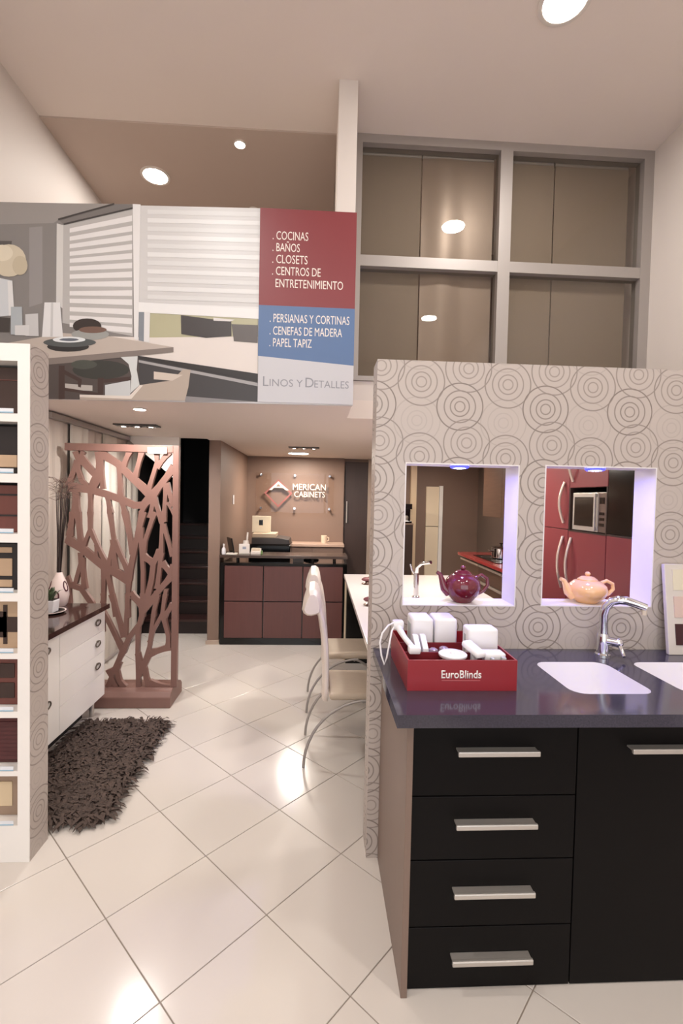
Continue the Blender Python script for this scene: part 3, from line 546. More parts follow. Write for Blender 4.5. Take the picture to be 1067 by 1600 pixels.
part(MB().tube([(.345, 1.93, 1.165), (.350, 1.90, 1.150), (.360, 1.85, 1.135), (.376, 1.765, 1.122)], [.016, .013, .011, .012], 12), 'wand', white_plast, o, smooth=True)
part(MB().box(.322, 1.91, 1.150, .368, 1.955, 1.185, .008), 'head', white_plast, o, smooth=True)
part(MB().box(.354, 1.725, 1.109, .398, 1.765, 1.136, .006), 'foot', white_plast, o, smooth=True)
loop = [(.330, 1.92, 1.180), (.300, 1.90, 1.172), (.272, 1.88, 1.145), (.262, 1.87, 1.11), (.268, 1.86, 1.06), (.280, 1.855, 1.025), (.290, 1.86, 1.05), (.300, 1.87, 1.10), (.315, 1.90, 1.15), (.330, 1.92, 1.165)]
part(MB().tube(loop, .0038, 8), 'cord', white_plast, o, smooth=True)
clip_m = mat('clear plastic clip', (150, 130, 140), .2)
for i, (x, y) in enumerate(((.472, 1.83), (.52, 1.85))):
    o = part(MB().lathe((x, y, zt), [(0, 0), (.022, 0), (.024, .02), (.018, .045), (.010, .05), (0, .05)], 14), 'clip_sample', clip_m, None, 'small translucent clip in the red box, %s of the two before the valance ends' % ('left' if i == 0 else 'right'), 'sample', 'translucent clips', smooth=True)

# colour sample board by the picture edge
cbx = thing('sample_board', (1.84, 2.10, 1.0), 'white sample board with colour swatches leaning on the wallpaper wall', 'board')
part(MB().prism([(2.055, 1.0005), (2.075, 1.0005), (2.130, 1.412), (2.110, 1.416)], 'x', 1.632, 2.05, .003), 'board', mat('off white board', (205, 196, 186), .5), cbx)
sw = [(214, 204, 180), (206, 180, 168), (60, 24, 26), (150, 110, 90), (200, 196, 190), (96, 84, 78), (172, 150, 120), (120, 60, 50), (40, 36, 36)]
for r in range(3):
    for c in range(3):
        z0 = 1.296-.125*r; x0 = 1.668+c*.125
        yb = lambda z: 2.055+(z-1.0005)*.1337
        part(MB().prism([(yb(z0)-.004, z0), (yb(z0)+.002, z0), (yb(z0+.095)+.002, z0+.095), (yb(z0+.095)-.004, z0+.095)], 'x', x0, x0+.10), 'swatch', mat('swatch %d' % (c*3+r), sw[c*3+r], .5), cbx)

# teapots on the sills
def teapot(x, y, z, m, R_, H_, label):
    o = thing('teapot', (x, y, z), label, 'teapot', 'teapots in the wall openings')
    part(MB().lathe((x, y, z), [(0, 0), (R_*.5, 0), (R_*.56, .006), (R_*.85, H_*.25), (R_, H_*.52), (R_*.93, H_*.75), (R_*.68, H_*.93), (R_*.45, H_*.985)], 32), 'body', m, o, smooth=True)
    part(MB().tube([(x-R_*.75, y, z+H_*.32), (x-R_*1.05, y, z+H_*.48), (x-R_*1.18, y, z+H_*.75), (x-R_*1.30, y, z+H_*.95), (x-R_*1.48, y, z+H_*1.02)], [R_*.30, R_*.24, R_*.16, R_*.12, R_*.10], 14), 'spout', m, o, smooth=True)
    part(MB().tube([(x+R_*.72, y, z+H_*.84), (x+R_*1.05, y, z+H_*.95), (x+R_*1.38, y, z+H_*.82), (x+R_*1.42, y, z+H_*.58), (x+R_*1.18, y, z+H_*.38), (x+R_*.88, y, z+H_*.28)], [R_*.10]*6, 10), 'handle', m, o, smooth=True)
    l = part(MB().lathe((x, y, z+H_*.97), [(R_*.50, 0), (R_*.49, .006), (R_*.3, .018), (0, .022)], 28), 'lid', m, o, smooth=True)
    part(MB().ball((x, y, z+H_*.97+.030), .013, (1, 1, .9)), 'knob', m, l, smooth=True)
teapot(.705, 2.212, 1.2055, mat('maroon glaze', (104, 28, 40), .10, var=.05, scale=5, coat=.5), .086, .138, 'maroon glazed teapot on the sill of the left wall opening')
teapot(1.325, 2.212, 1.2085, mat('peach glaze', (236, 184, 134), .14, var=.05, scale=5, coat=.5), .092, .112, 'peach glazed teapot on the sill of the right wall opening behind the tap')
# screen branches: width then (x, z) centre points in metres
LATTICE = [[0.0371, (-1.921, 2.016), (-1.895, 1.941), (-1.9, 1.87), (-1.874, 1.785), (-1.809, 1.72)], [0.0293, (-1.861, 2.017), (-1.898, 1.941)], [0.041, (-1.902, 1.941), (-1.98, 1.74)], [0.0586, (-1.975, 1.737), (-1.818, 1.718), (-1.688, 1.684), (-1.557, 1.64), (-1.463, 1.598), (-1.393, 1.603), (-1.323, 1.678)], [0.0567, (-1.888, 1.969), (-1.763, 1.83), (-1.795, 1.715)], [0.043, (-1.745, 2.016), (-1.74, 1.921), (-1.749, 1.778), (-1.79, 1.72)], [0.0606, (-1.745, 2.016), (-1.596, 1.929), (-1.502, 1.836), (-1.327, 1.678)], [0.0391, (-1.503, 2.027), (-1.554, 1.902)], [0.0352, (-1.408, 2.024), (-1.46, 1.823)], [0.0332, (-1.293, 2.027), (-1.289, 1.942), (-1.356, 1.711)], [0.0391, (-1.194, 2.03), (-1.292, 1.903)], [0.0528, (-1.151, 1.912), (-1.327, 1.673)], [0.0293, (-1.725, 1.959), (-1.708, 1.722)], [0.0352, (-1.582, 1.925), (-1.571, 1.658)], [0.0293, (-1.739, 1.798), (-1.781, 1.721)], [0.0352, (-1.92, 1.698), (-1.929, 1.575), (-1.956, 1.422)], [0.0293, (-1.911, 1.689), (-1.905, 1.537)], [0.0293, (-1.804, 1.691), (-1.808, 1.52)], [0.0352, (-1.671, 1.675), (-1.65, 1.533)], [0.0391, (-1.552, 1.621), (-1.537, 1.535)], [0.0391, (-1.383, 1.6), (-1.406, 1.537)], [0.0352, (-1.313, 1.645), (-1.34, 1.5)], [0.0352, (-1.309, 1.664), (-1.246, 1.473)], [0.0332, (-1.215, 1.781), (-1.231, 1.473)], [0.0391, (-1.215, 1.781), (-1.152, 1.6)], [0.0195, (-1.205, 1.628), (-1.152, 1.533)], [0.041, (-1.938, 1.536), (-1.965, 1.345)], [0.0371, (-1.905, 1.537), (-1.876, 1.26)], [0.0645, (-2.0, 1.33), (-1.872, 1.251), (-1.694, 1.105), (-1.506, 1.006)], [0.0293, (-1.808, 1.539), (-1.807, 1.396), (-1.858, 1.261)], [0.0293, (-1.807, 1.396), (-1.68, 1.129)], [0.0254, (-1.755, 1.282), (-1.758, 1.186)], [0.0293, (-1.654, 1.542), (-1.624, 1.322), (-1.661, 1.11)], [0.0391, (-1.624, 1.322), (-1.611, 1.082)], [0.0371, (-1.622, 1.313), (-1.496, 1.045)], [0.0391, (-1.537, 1.544), (-1.469, 1.209)], [0.0449, (-1.395, 1.547), (-1.46, 1.238), (-1.506, 0.996)], [0.0332, (-1.503, 1.006), (-1.51, 0.696)], [0.0332, (-1.876, 1.213), (-1.876, 1.126), (-1.917, 0.972), (-1.968, 0.952), (-2.001, 0.885)], [0.0352, (-1.869, 1.174), (-1.847, 0.925)], [0.0449, (-1.996, 1.019), (-1.964, 0.957), (-1.87, 0.925), (-1.795, 0.815), (-1.748, 0.675)], [0.0293, (-1.971, 0.952), (-1.96, 0.789), (-1.955, 0.673)], [0.0313, (-1.696, 1.09), (-1.701, 0.772), (-1.708, 0.578)], [0.0332, (-1.673, 1.081), (-1.598, 0.705)], [0.0332, (-1.413, 1.422), (-1.391, 1.066), (-1.392, 0.707)], [0.0332, (-1.303, 1.549), (-1.376, 1.317), (-1.392, 1.162)], [0.0352, (-1.276, 1.549), (-1.242, 1.463)], [0.0313, (-1.229, 1.55), (-1.243, 1.454), (-1.251, 1.213)], [0.0293, (-1.236, 1.454), (-1.158, 1.195)], [0.0489, (-1.389, 1.191), (-1.309, 1.139)], [0.0449, (-1.258, 1.241), (-1.309, 1.134), (-1.322, 1.008), (-1.372, 0.775)], [0.0352, (-1.248, 1.222), (-1.261, 1.087), (-1.278, 0.931)], [0.043, (-1.244, 1.145), (-1.156, 1.04)], [0.0469, (-1.166, 1.035), (-1.259, 0.922), (-1.376, 0.775)], [0.0254, (-1.207, 0.932), (-1.234, 0.708)], [0.0332, (-1.486, 0.9), (-1.41, 0.823), (-1.395, 0.697)], [0.0293, (-1.283, 0.912), (-1.305, 0.708)], [0.0391, (-1.154, 0.806), (-1.219, 0.708)], [0.0293, (-1.157, 1.127), (-1.18, 1.049)], [0.0274, (-1.702, 0.888), (-1.705, 0.814)], [0.0328, (-1.637, 0.882), (-1.536, 0.537)], [0.0315, (-1.505, 0.891), (-1.529, 0.537)], [0.0342, (-1.731, 0.793), (-1.672, 0.692), (-1.541, 0.421)], [0.0342, (-1.475, 0.871), (-1.402, 0.79)], [0.0315, (-1.393, 0.892), (-1.388, 0.749)], [0.041, (-1.297, 0.866), (-1.392, 0.735), (-1.414, 0.647), (-1.493, 0.537), (-1.545, 0.414)], [0.0315, (-1.427, 0.626), (-1.429, 0.401), (-1.417, 0.127)], [0.0328, (-1.274, 0.886), (-1.302, 0.75), (-1.333, 0.47), (-1.378, 0.305)], [0.0287, (-1.214, 0.887), (-1.236, 0.73), (-1.308, 0.586), (-1.333, 0.497)], [0.0274, (-1.163, 0.785), (-1.229, 0.716)], [0.0342, (-1.229, 0.716), (-1.187, 0.553), (-1.187, 0.471)], [0.0479, (-1.326, 0.408), (-1.167, 0.464)], [0.0315, (-1.429, 0.408), (-1.385, 0.292)], [0.041, (-1.333, 0.408), (-1.375, 0.299), (-1.357, 0.203), (-1.33, 0.134)], [0.0342, (-1.385, 0.292), (-1.414, 0.223)], [0.041, (-1.331, 0.168), (-1.17, 0.12)], [0.0383, (-1.545, 0.421), (-1.623, 0.243), (-1.655, 0.134)], [0.0383, (-1.574, 0.332), (-1.59, 0.264), (-1.57, 0.182), (-1.53, 0.127)], [0.0342, (-1.656, 0.277), (-1.596, 0.127)]]
# ------------------------------------------------------------------ display shelf of door samples at the left edge
SX0, SX1, SY0, SY1, ST = -1.80, -1.285, 2.15, 2.294, 2.345
shelf = thing('display_shelf', ((SX0+SX1)/2, 2.22, 0), 'white cubby shelf of cabinet door samples at the left picture edge', 'shelf')
cub = [(2.037, 2.268), (1.771, 2.001), (1.503, 1.731), (1.236, 1.463), (.963, 1.198), (.697, .937), (.423, .668), (.171, .400)]
fr = MB().box(-1.338, SY0, 0, SX1-.001, SY1, ST).box(SX0, SY0, 0, SX0+.05, SY1, ST)
zz = [0]+[v for c_ in cub[::-1] for v in c_]+[ST]
for a, b in zip(zz[0::2], zz[1::2]): fr.box(SX0+.05, SY0, a, -1.338, SY1, b)
part(fr, 'frame', white_lac, shelf)
part(MB().box(SX0+.05, SY1-.012, .1, -1.338, SY1-.002, ST-.05), 'back_panel', mat('shelf back', (40, 34, 34), .6), shelf)
part(MB().box(SX1-.001, SY0+.004, .0, SX1, SY1, ST), 'end_wallpaper', wallpaper('ring wallpaper end', (2.222+.04, 2.238)), shelf, 'end panel covered with ring wallpaper', uv=True)
tag_m = mat('white price tag', (226, 228, 232), .5)
blue_m = mat('pale blue tag strip', (150, 185, 205), .5)
for z0, z1 in cub:
    t = part(MB().box(-1.415, SY0-.001, z0+.002, -1.356, SY0+.002, z0+.022), 'price_tag', tag_m, shelf)
    part(MB().box(-1.415, SY0-.0018, z0+.002, -1.356, SY0-.0012, z0+.007), 'tag_strip', blue_m, t)
wd1 = mat('espresso door', (62, 44, 38), .45, var=.15, scale=5, stretch=(10, 10, 1)); wd2 = mat('black oak door', (38, 32, 32), .45, var=.2, scale=5, stretch=(10, 10, 1))
tan = mat('tan maple', (192, 162, 132), .5, var=.1, scale=6, stretch=(1, 1, 8)); mah = mat('mahogany door', (112, 64, 56), .42, var=.15, scale=5, stretch=(10, 10, 1))
mar = mat('maroon louvre', (84, 38, 38), .42, var=.1, scale=6); bei = mat('beige frame door', (158, 134, 114), .45, var=.06, scale=6); crm = mat('cream panel', (218, 196, 162), .5)
dx0, dx1 = SX0+.07, -1.352
names = ['plain espresso door sample in the topmost cubby', 'black door sample with a tan strip, second cubby from the top', 'mahogany plank door sample with dark joints, third cubby from the top', 'black door sample with tan inlays, fourth cubby from the top',
         'tan door sample with a dark cross, fifth cubby from the top', 'mahogany door sample with dark square panels, sixth cubby from the top', 'maroon louvred door sample, second cubby from the floor', 'beige framed door sample with cream centre in the lowest cubby']
for i, ((z0, z1), nm) in enumerate(zip(cub, names)):
    z0 += .0005; ya, yb2 = 2.222, 2.240; zt1 = z1-.012
    o = thing('door_sample', ((dx0+dx1)/2, 2.23, z0), nm, 'door sample', 'cabinet door samples in the shelf')
    body = (wd1, wd2, mah, wd2, tan, mah, mar, bei)[i]
    part(MB().box(dx0, ya, z0, dx1, yb2, zt1, .002), 'slab', body, o)
    yy = ya-.004; mid = (z0+zt1)/2
    if i == 0: part(MB().box(dx0, yy, mid+.05, dx1, ya, mid+.053), 'groove', mah, o)
    if i == 1: part(MB().box(dx0, yy-.02, z0+.030, -1.372, ya, z0+.085, .003), 'strip', tan, o)
    if i == 2:
        for q in (.34, .78): part(MB().box(dx0, yy, z0+(zt1-z0)*q, dx1, ya, z0+(zt1-z0)*q+.008), 'joint', wd2, o)
    if i == 3:
        for q0, q1 in ((.06, .22), (.30, .68), (.80, .92)): part(MB().box(-1.60, yy, z0+(zt1-z0)*q0, -1.405, ya, z0+(zt1-z0)*q1, .003), 'inlay', tan, o)
    if i == 4:
        part(MB().box(-1.445, yy, z0+.02, -1.428, ya, zt1-.02).box(dx0, yy, mid-.035, dx1, ya, mid+.035).box(-1.60, yy, mid-.06, -1.43, ya, mid+.06), 'cross', wd1, o)
    if i == 5:
        for q0, q1 in ((.14, .46), (.56, .86)): part(MB().box(-1.60, yy, z0+(zt1-z0)*q0, -1.395, ya, z0+(zt1-z0)*q1, .003), 'panel', wd1, o)
    if i == 6:
        n = 9
        for k in range(n):
            zb = z0+.022+k*(zt1-z0-.06)/n
            part(MB().prism([(ya-.012, zb), (ya, zb+.002), (ya, zb+.018), (ya-.004, zb+.018)], 'x', dx0, dx1-.012), 'louvre', mar, o)
    if i == 7: part(MB().box(-1.62, yy, z0+.045, -1.405, ya, zt1-.055, .003), 'panel', crm, o)

# ------------------------------------------------------------------ white sideboard
sd = thing('sideboard', (-1.84, 3.0, 0), 'white sideboard with glossy dark top against the left wall', 'sideboard')
part(MB().box(-2.095, 2.36, .815, -1.572, 3.622, .85, .002), 'top', mat('glossy espresso top', (58, 38, 34), .10, var=.2, scale=5, stretch=(10, 1, 10), coat=.4), sd, 'glossy dark brown top')
part(MB().box(-2.09, 2.37, .155, -1.622, 3.605, .814), 'body', white_lac, sd)
part(MB().box(-2.05, 2.45, .0, -1.74, 3.55, .155), 'plinth', black_gloss, sd, 'black recessed plinth')
for x, y in ((-1.68, 3.57), (-1.75, 2.41)):
    part(MB().tube([(x, y, 0), (x, y, .155)], .018, 12), 'foot', steel, sd, smooth=True)
pull_m = mat('antique pewter', (112, 102, 92), .35, .8)
def ring_pull(y, z, parent, big=1.):
    """small plate with a hanging loop"""
    P_ = [(-1.592, y+.036*math.cos(t)*big, z-.004+.020*math.sin(t)*big) for t in [2*math.pi*k/14 for k in range(15)]]
    part(MB().tube(P_, .0048, 6, caps=False).box(-1.600, y-.012*big, z+.006*big, -1.590, y+.012*big, z+.020*big, .002), 'handle', pull_m, parent, 'pewter loop handle', smooth=True)
dz = [(.658, .808), (.500, .654), (.340, .496), (.160, .336)]
for i, (a, b) in enumerate(dz):
    d = part(MB().box(-1.622, 2.985, a-.001, -1.600, 3.603, b+.001, .0008), 'drawer', white_lac, sd)
    if i < 3: ring_pull(3.48, (.745, .588, .421)[i], d)
for y0, y1, yh in ((2.672, 2.981, 2.83), (2.372, 2.668, 2.5)):
    d = part(MB().box(-1.622, y0, .16, -1.600, y1, .808, .0015), 'door', white_lac, sd)
    ring_pull(yh, .745, d); ring_pull(yh, .415, d, 1.2)

# vase with twigs, plant and tray on the sideboard
VX, VY = -1.90, 3.53
vase_m = mat('pinkish white ceramic', (226, 206, 198), .2, var=.05, scale=6, coat=.3)
vs = thing('vase', (VX, VY, .8505), 'pinkish white ceramic vase with dark oval rings and tall dry twigs', 'vase')
part(MB().lathe((VX, VY, .8505), [(0, 0), (.045, 0), (.058, .02), (.068, .08), (.064, .13), (.045, .19), (.026, .235), (.022, .25), (.018, .25), (.02, .235), (.03, .19), (0, .02)], 24), 'body', vase_m, vs, smooth=True)
ringc = mat('dark mauve glaze', (86, 50, 54), .25)
for a, z in ((-80, .085), (-15, .15), (-150, .15)):
    t = math.radians(a); P_ = []
    for k in range(17):
        u = 2*math.pi*k/16; zz2 = z+.034*math.sin(u); r = .0675 if zz2 < .11 else .0675-(zz2-.11)*.30
        aa = t+.28*math.cos(u); P_.append((VX+r*math.cos(aa), VY+r*math.sin(aa), .8505+zz2))
    part(MB().tube(P_, .0055, 6, caps=False), 'oval_ring', ringc, vs, smooth=True)
tw = MB(); rnd = random.Random(3); tips = []
for k in range(16):
    a = rnd.uniform(0, 6.28); sp = rnd.uniform(.01, .055)
    x1, y1, z1 = VX+.02+sp*math.cos(a), VY+sp*math.sin(a), rnd.uniform(1.62, 1.78)
    tw.tube([(VX+.008*math.cos(a), VY+.008*math.sin(a), .90), (VX+.012*math.cos(a), VY+.012*math.sin(a), 1.12), ((VX+x1)/2, (VY+y1)/2, 1.4), (x1, y1, z1)], [.004, .0035, .003, .0015], 5); tips.append((x1, y1, z1))
part(tw, 'twig_bundle', mat('dark twig', (52, 38, 34), .7), vs, 'bundle of thin dark twigs')
bl = MB()
for k in range(70):
    a = rnd.uniform(0, 6.28); r0 = rnd.uniform(.0, .05); p = Vector(rnd.choice(tips)); q = p+Vector((math.cos(a)*rnd.uniform(.03, .13), math.sin(a)*rnd.uniform(.03, .10), rnd.uniform(-.02, .05)))
    bl.tube([p, (p+q)/2+Vector((0, 0, .015)), q], [.0015, .0015, .001], 4)
part(bl, 'dry_bloom', mat('dry bloom', (92, 70, 62), .8), vs, 'curled dry sprigs at the tips', kind='stuff')
PXc, PYc = -1.845, 3.32
tr = thing('tray', (PXc, PYc, .8505), 'round dark tray with pale rim under the potted plant', 'tray')
part(MB().lathe((PXc, PYc, .8505), [(0, 0), (.075, 0), (.095, .010), (.097, .013), (.09, .013), (.07, .006), (0, .006)], 28), 'dish', black_gloss, tr, smooth=True)
part(MB().lathe((PXc, PYc, .8635), [(.089, 0), (.097, 0), (.098, .004), (.089, .004), (.089, 0)], 28), 'rim', vase_m, tr, smooth=True)
pp = thing('potted_plant', (PXc, PYc, .857), 'small green plant in a white square pot on the sideboard', 'plant')
part(MB().prism([(PXc-.034, .857), (PXc+.034, .857), (PXc+.044, .942), (PXc-.044, .942)], 'y', PYc-.04, PYc+.04, .004), 'pot', white_plast, pp)
part(MB().box(PXc-.036, PYc-.034, .9425, PXc+.036, PYc+.034, .946), 'soil', mat('potting soil', (48, 38, 30), .9, var=.3, scale=60), pp)
lm = mat('dark green leaf', (74, 88, 60), .5, var=.2, scale=20)
lf = bmesh.new(); vv = [lf.verts.new(p) for p in ((0, -.006, 0), (0, .006, 0), (.012, .009, .03), (.012, -.009, .03), (.034, .006, .055), (.034, -.006, .055), (.058, 0, .062))]
for f in ((0, 1, 2, 3), (3, 2, 4, 5), (5, 4, 6)): lf.faces.new([vv[i] for i in f])
lme = bpy.data.meshes.new('leaf'); lf.to_mesh(lme); lf.free(); lme.materials.append(lm)
for k in range(26):
    o = bpy.data.objects.new('leaf', lme); COL.objects.link(o); o.parent = pp
    o.location = (rnd.uniform(-.018, .018), rnd.uniform(-.018, .018), .086); o.rotation_euler = (0, rnd.uniform(-.9, .3), rnd.uniform(0, 6.28)); s_ = rnd.uniform(.7, 1.25); o.scale = (s_, s_, s_)

# ------------------------------------------------------------------ shaggy rug
rg = thing('shag_rug', (-1.38, 2.91, 0), 'shaggy dark brown rug lying before the white sideboard', 'rug')
rug_m = mat('dark brown shag', (80, 64, 56), .85, var=.7, scale=22)
rx0, rx1, ry0, ry1 = -1.64, -1.075, 2.39, 3.44
part(MB().box(rx0, ry0, .0005, rx1, ry1, .010), 'backing', rug_m, rg)
vs_, fs_ = [], []
rnd = random.Random(11)
for k in range(5200):
    x = rnd.uniform(rx0, rx1); y = rnd.uniform(ry0, ry1); a = rnd.uniform(0, 6.28); ln = rnd.uniform(.045, .105); wd = rnd.uniform(.005, .013); h = rnd.uniform(.010, .036)
    dx, dy = math.cos(a), math.sin(a); b0 = len(vs_)
    cv = rnd.uniform(-.5, .5)
    for s_, zz2, ww in ((0, .008, .7), (.4, .008+h, 1.), (.8, .008+h*.75, .8), (1.0, .006+h*.35, .1)):
        px_, py_ = x+ln*s_*dx-cv*ln*s_*s_*dy, y+ln*s_*dy+cv*ln*s_*s_*dx
        vs_ += [(px_-dy*wd*ww+1.38, py_+dx*wd*ww-2.91, zz2), (px_+dy*wd*ww+1.38, py_-dx*wd*ww-2.91, zz2+.002)]
    for q in range(3): fs_.append((b0+2*q, b0+2*q+1, b0+2*q+3, b0+2*q+2))
me = bpy.data.meshes.new('shag_pile'); me.from_pydata(vs_, [], fs_); me.materials.append(rug_m)
o = bpy.data.objects.new('shag_pile', me); COL.objects.link(o); o.parent = rg; o['kind'] = 'stuff'

# ------------------------------------------------------------------ carved wooden screen
scn = thing('room_divider', (-1.55, 3.85, 0), 'mauve brown wooden screen with irregular branching cut-outs', 'screen')
part(MB().prism([(3.702, 0), (3.702, .085), (3.735, .118), (3.78, .135), (3.90, .135), (3.99, .118), (4.03, .085), (4.03, 0)], 'x', -2.05, -1.138, .006), 'base', screen_wood, scn)
part(MB().box(-1.160, 3.785, .135, -1.113, 3.83, 2.08, .003), 'post', screen_wood, scn)
part(MB().box(-2.0, 3.785, 2.022, -1.160, 3.83, 2.08, .003), 'top_rail', screen_wood, scn)
lt = MB()
for bi, br in enumerate(LATTICE):
    wdt = br[0]; P_ = [Vector((p[0], p[1])) for p in br[1:]]
    Lp = []; Rp = []
    n = len(P_)
    dense = []
    for i in range(n-1):
        m_ = 3
        for k in range(m_): dense.append(P_[i].lerp(P_[i+1], k/m_))
    dense.append(P_[-1]); n = len(dense)
    for i, p in enumerate(dense):
        d = (dense[min(i+1, n-1)]-dense[max(i-1, 0)]).normalized(); nn = Vector((-d.y, d.x))
        t = i/(n-1); fl = 1.0+.42*(abs(2*t-1))**4
        Lp.append(p+nn*wdt*.5*fl*.94); Rp.append(p-nn*wdt*.5*fl*.94)
    for i in range(n-1):
        q = [Lp[i], Lp[i+1], Rp[i+1], Rp[i]]
        q = [(max(-2.0, min(-1.13, v.x)), max(.11, min(2.06, v.y))) for v in q]
        y0, y1 = 3.792-.00004*bi, 3.822+.00004*bi
        A = [lt.bm.verts.new((x, y0, z)) for x, z in q]; B = [lt.bm.verts.new((x, y1, z)) for x, z in q]
        try:
            lt.bm.faces.new(A); lt.bm.faces.new(B[::-1])
            for k in range(4): lt.bm.faces.new((A[k], B[k], B[(k+1) % 4], A[(k+1) % 4]))
        except ValueError: pass
part(lt, 'lattice', screen_wood, scn)
part(MB().box(-1.355, 3.776, 2.013, -1.205, 3.784, 2.062, .001), 'tag', mat('cream tag', (226, 208, 186), .5), scn, 'cream paper tag on the top rail')

# ------------------------------------------------------------------ panel curtain on the left wall
pc = mat('light grey curtain fabric', (200, 190, 178), .8, var=.05, scale=40, stretch=(1, 1, .1)); pc2 = mat('pinkish grey curtain fabric', (184, 170, 158), .8, var=.05, scale=40, stretch=(1, 1, .1))
ct = thing('panel_curtain', (XL+.05, 4.4, .05), 'pale grey panel curtain hanging on the left wall behind the screen', 'curtain')
part(MB().box(XL+.012, 3.66, 2.255, XL+.075, 5.13, 2.30, .003), 'track', alu, ct)
for k in range(6):
    y0 = 3.68+k*.295; xo = XL+.022+(k % 2)*.018
    mb = MB()
    pr = [(xo+.006*math.sin(j*1.2+k), y0+j*.03) for j in range(11)]
    mb.prism(pr+[(x+.004, y) for x, y in pr[::-1]], 'z', .06, 2.254)
    part(mb, 'curtain_panel', pc if k % 2 else pc2, ct)
struct(MB().box(XL, 3.65, 0, XL+.012, 5.49, .09), 'baseboard_left', white_paint, 'white skirting under the pale panel curtain', 'baseboard')

# white bulkhead and dark stairs behind the screen
struct(MB().prism([(XL+.005, 2.309), (-1.512, 2.309), (-1.512, 1.85), (-1.545, 1.85)], 'y', 5.14, 5.20), 'trim_1', white_lac, 'white slanted stair panel hanging behind the screen', 'stair panel')
stm = mat('dark cherry tread', (54, 30, 27), .3, var=.25, scale=5, stretch=(1, 10, 10)); srm = mat('black riser', (26, 15, 14), .4)
st = thing('staircase', (-1.66, 6.5, 0), 'dark wooden staircase rising into the black stairwell', 'staircase')
for k in range(7):
    part(MB().box(XL+.004, 5.70+k*.235, k*.18+.15, -1.239, 5.96+k*.235, k*.18+.18, .004), 'tread', stm, st)
    part(MB().box(XL+.004, 5.725+k*.235, (k*.18 if k else 0), -1.239, 5.745+k*.235, k*.18+.15), 'riser', srm, st)
# ------------------------------------------------------------------ reception desk
dk = thing('reception_desk', (-.37, 5.6, 0), 'reception desk with six reddish brown panels in a black frame', 'desk')
DY = 5.29
part(MB().box(-1.085, DY+.012, .0, .345, DY+.10, .078).box(-1.085, DY+.012, .078, -1.045, DY+.10, .935).box(.305, DY+.012, .078, .345, DY+.10, .935).box(-1.045, DY+.012, .905, .305, DY+.10, .935).box(-1.045, DY+.03, .078, .305, DY+.10, .905), 'frame', black_gloss, dk)
xs = [-1.042, -.602, -.158, .302]
for r, (z0, z1) in enumerate(((.083, .493), (.505, .900))):
    for c in range(3):
        part(MB().box(xs[c]+.006, DY, z0, xs[c+1]-.006, DY+.029, z1, .002), 'front_panel', red_wood, dk)
part(MB().box(-1.085, DY+.10, .0, -1.06, DY+.62, .935).box(.32, DY+.10, 0, .345, DY+.62, .935), 'side_panel', black_gloss, dk)
part(MB().box(-1.085, DY+.10, .715, .345, DY+.70, .745), 'desk_top', dark_wood, dk)
part(MB().box(-1.095, DY-.02, .995, .350, DY+.33, 1.025, .003), 'counter_top', mat('dark brown counter', (70, 54, 46), .22, var=.15, scale=5, stretch=(1, 8, 8)), dk, 'raised dark counter top')
for x in (-.90, -.05, .20):
    part(MB().tube([(x, DY+.06, .935), (x, DY+.06, .995)], .018, 12), 'riser_post', black_gloss, dk, smooth=True)
ZT = 1.0255
# things on the raised counter
paper = mat('white paper', (226, 216, 206), .6)
o = thing('acrylic_sign_holder', (-.83, 5.40, ZT), 'small white acrylic sign holder standing on the reception counter', 'sign')
part(MB().box(-.895, 5.385, ZT, -.775, 5.393, ZT+.115, .001), 'plate', paper, o)
part(MB().box(-.895, 5.385, ZT, -.775, 5.44, ZT+.004), 'foot', paper, o)
part(MB().box(-.855, 5.3842, ZT+.055, -.815, 5.385, ZT+.085), 'print', mat('grey blue print', (150, 152, 164), .5), o)
o = thing('card_holder', (-.70, 5.42, ZT), 'white business card holder with a green tab on the reception counter', 'card holder')
part(MB().prism([(5.38, ZT), (5.46, ZT), (5.46, ZT+.06), (5.445, ZT+.062), (5.38, ZT+.02)], 'x', -.76, -.65), 'tray', paper, o)
part(MB().box(-.748, 5.40, ZT+.03, -.662, 5.43, ZT+.068), 'cards', mat('cream cards', (214, 196, 170), .6), o)
part(MB().box(-.648, 5.385, ZT, -.628, 5.42, ZT+.04, .004), 'green_tab', mat('green tab', (120, 150, 90), .5), o)
o = thing('desk_display', (-.99, 5.45, ZT), 'thin black display seen edge-on at the left end of the reception counter', 'display')
part(MB().box(-1.035, 5.42, ZT, -.93, 5.50, ZT+.012, .003), 'foot', black_gloss, o)
mb = MB().box(-.008, -.10, 0, .008, .10, .17, .003); bmesh.ops.rotate(mb.bm, cent=(0, 0, 0), matrix=Matrix.Rotation(math.radians(25), 3, 'Z') @ Matrix.Rotation(math.radians(-10), 3, 'Y'), verts=mb.bm.verts); bmesh.ops.translate(mb.bm, vec=(-.99, 5.46, ZT+.012), verts=mb.bm.verts)
part(mb, 'screen', black_gloss, o)
o = thing('soap_bottle', (-1.062, 5.36, ZT), 'small white bottle beside the taupe wall on the reception counter', 'bottle')
part(MB().lathe((-1.062, 5.36, ZT), [(0, 0), (.022, 0), (.024, .01), (.022, .06), (.008, .08), (.008, .095), (0, .095)], 16), 'body', white_plast, o, smooth=True)
part(MB().lathe((-1.062, 5.36, ZT+.0955), [(0, 0), (.010, 0), (.010, .018), (0, .02)], 12), 'cap', white_plast, o, smooth=True)
o = part(MB().box(-1.03, 5.31, ZT, -.91, 5.41, ZT+.012, .001), 'paper_stack', paper, None, 'flat stack of white leaflets on the reception counter', 'papers')
o = thing('pen_stand', (-.84, 5.50, ZT), 'small pale pen stand behind the acrylic sign holder', 'pen stand')
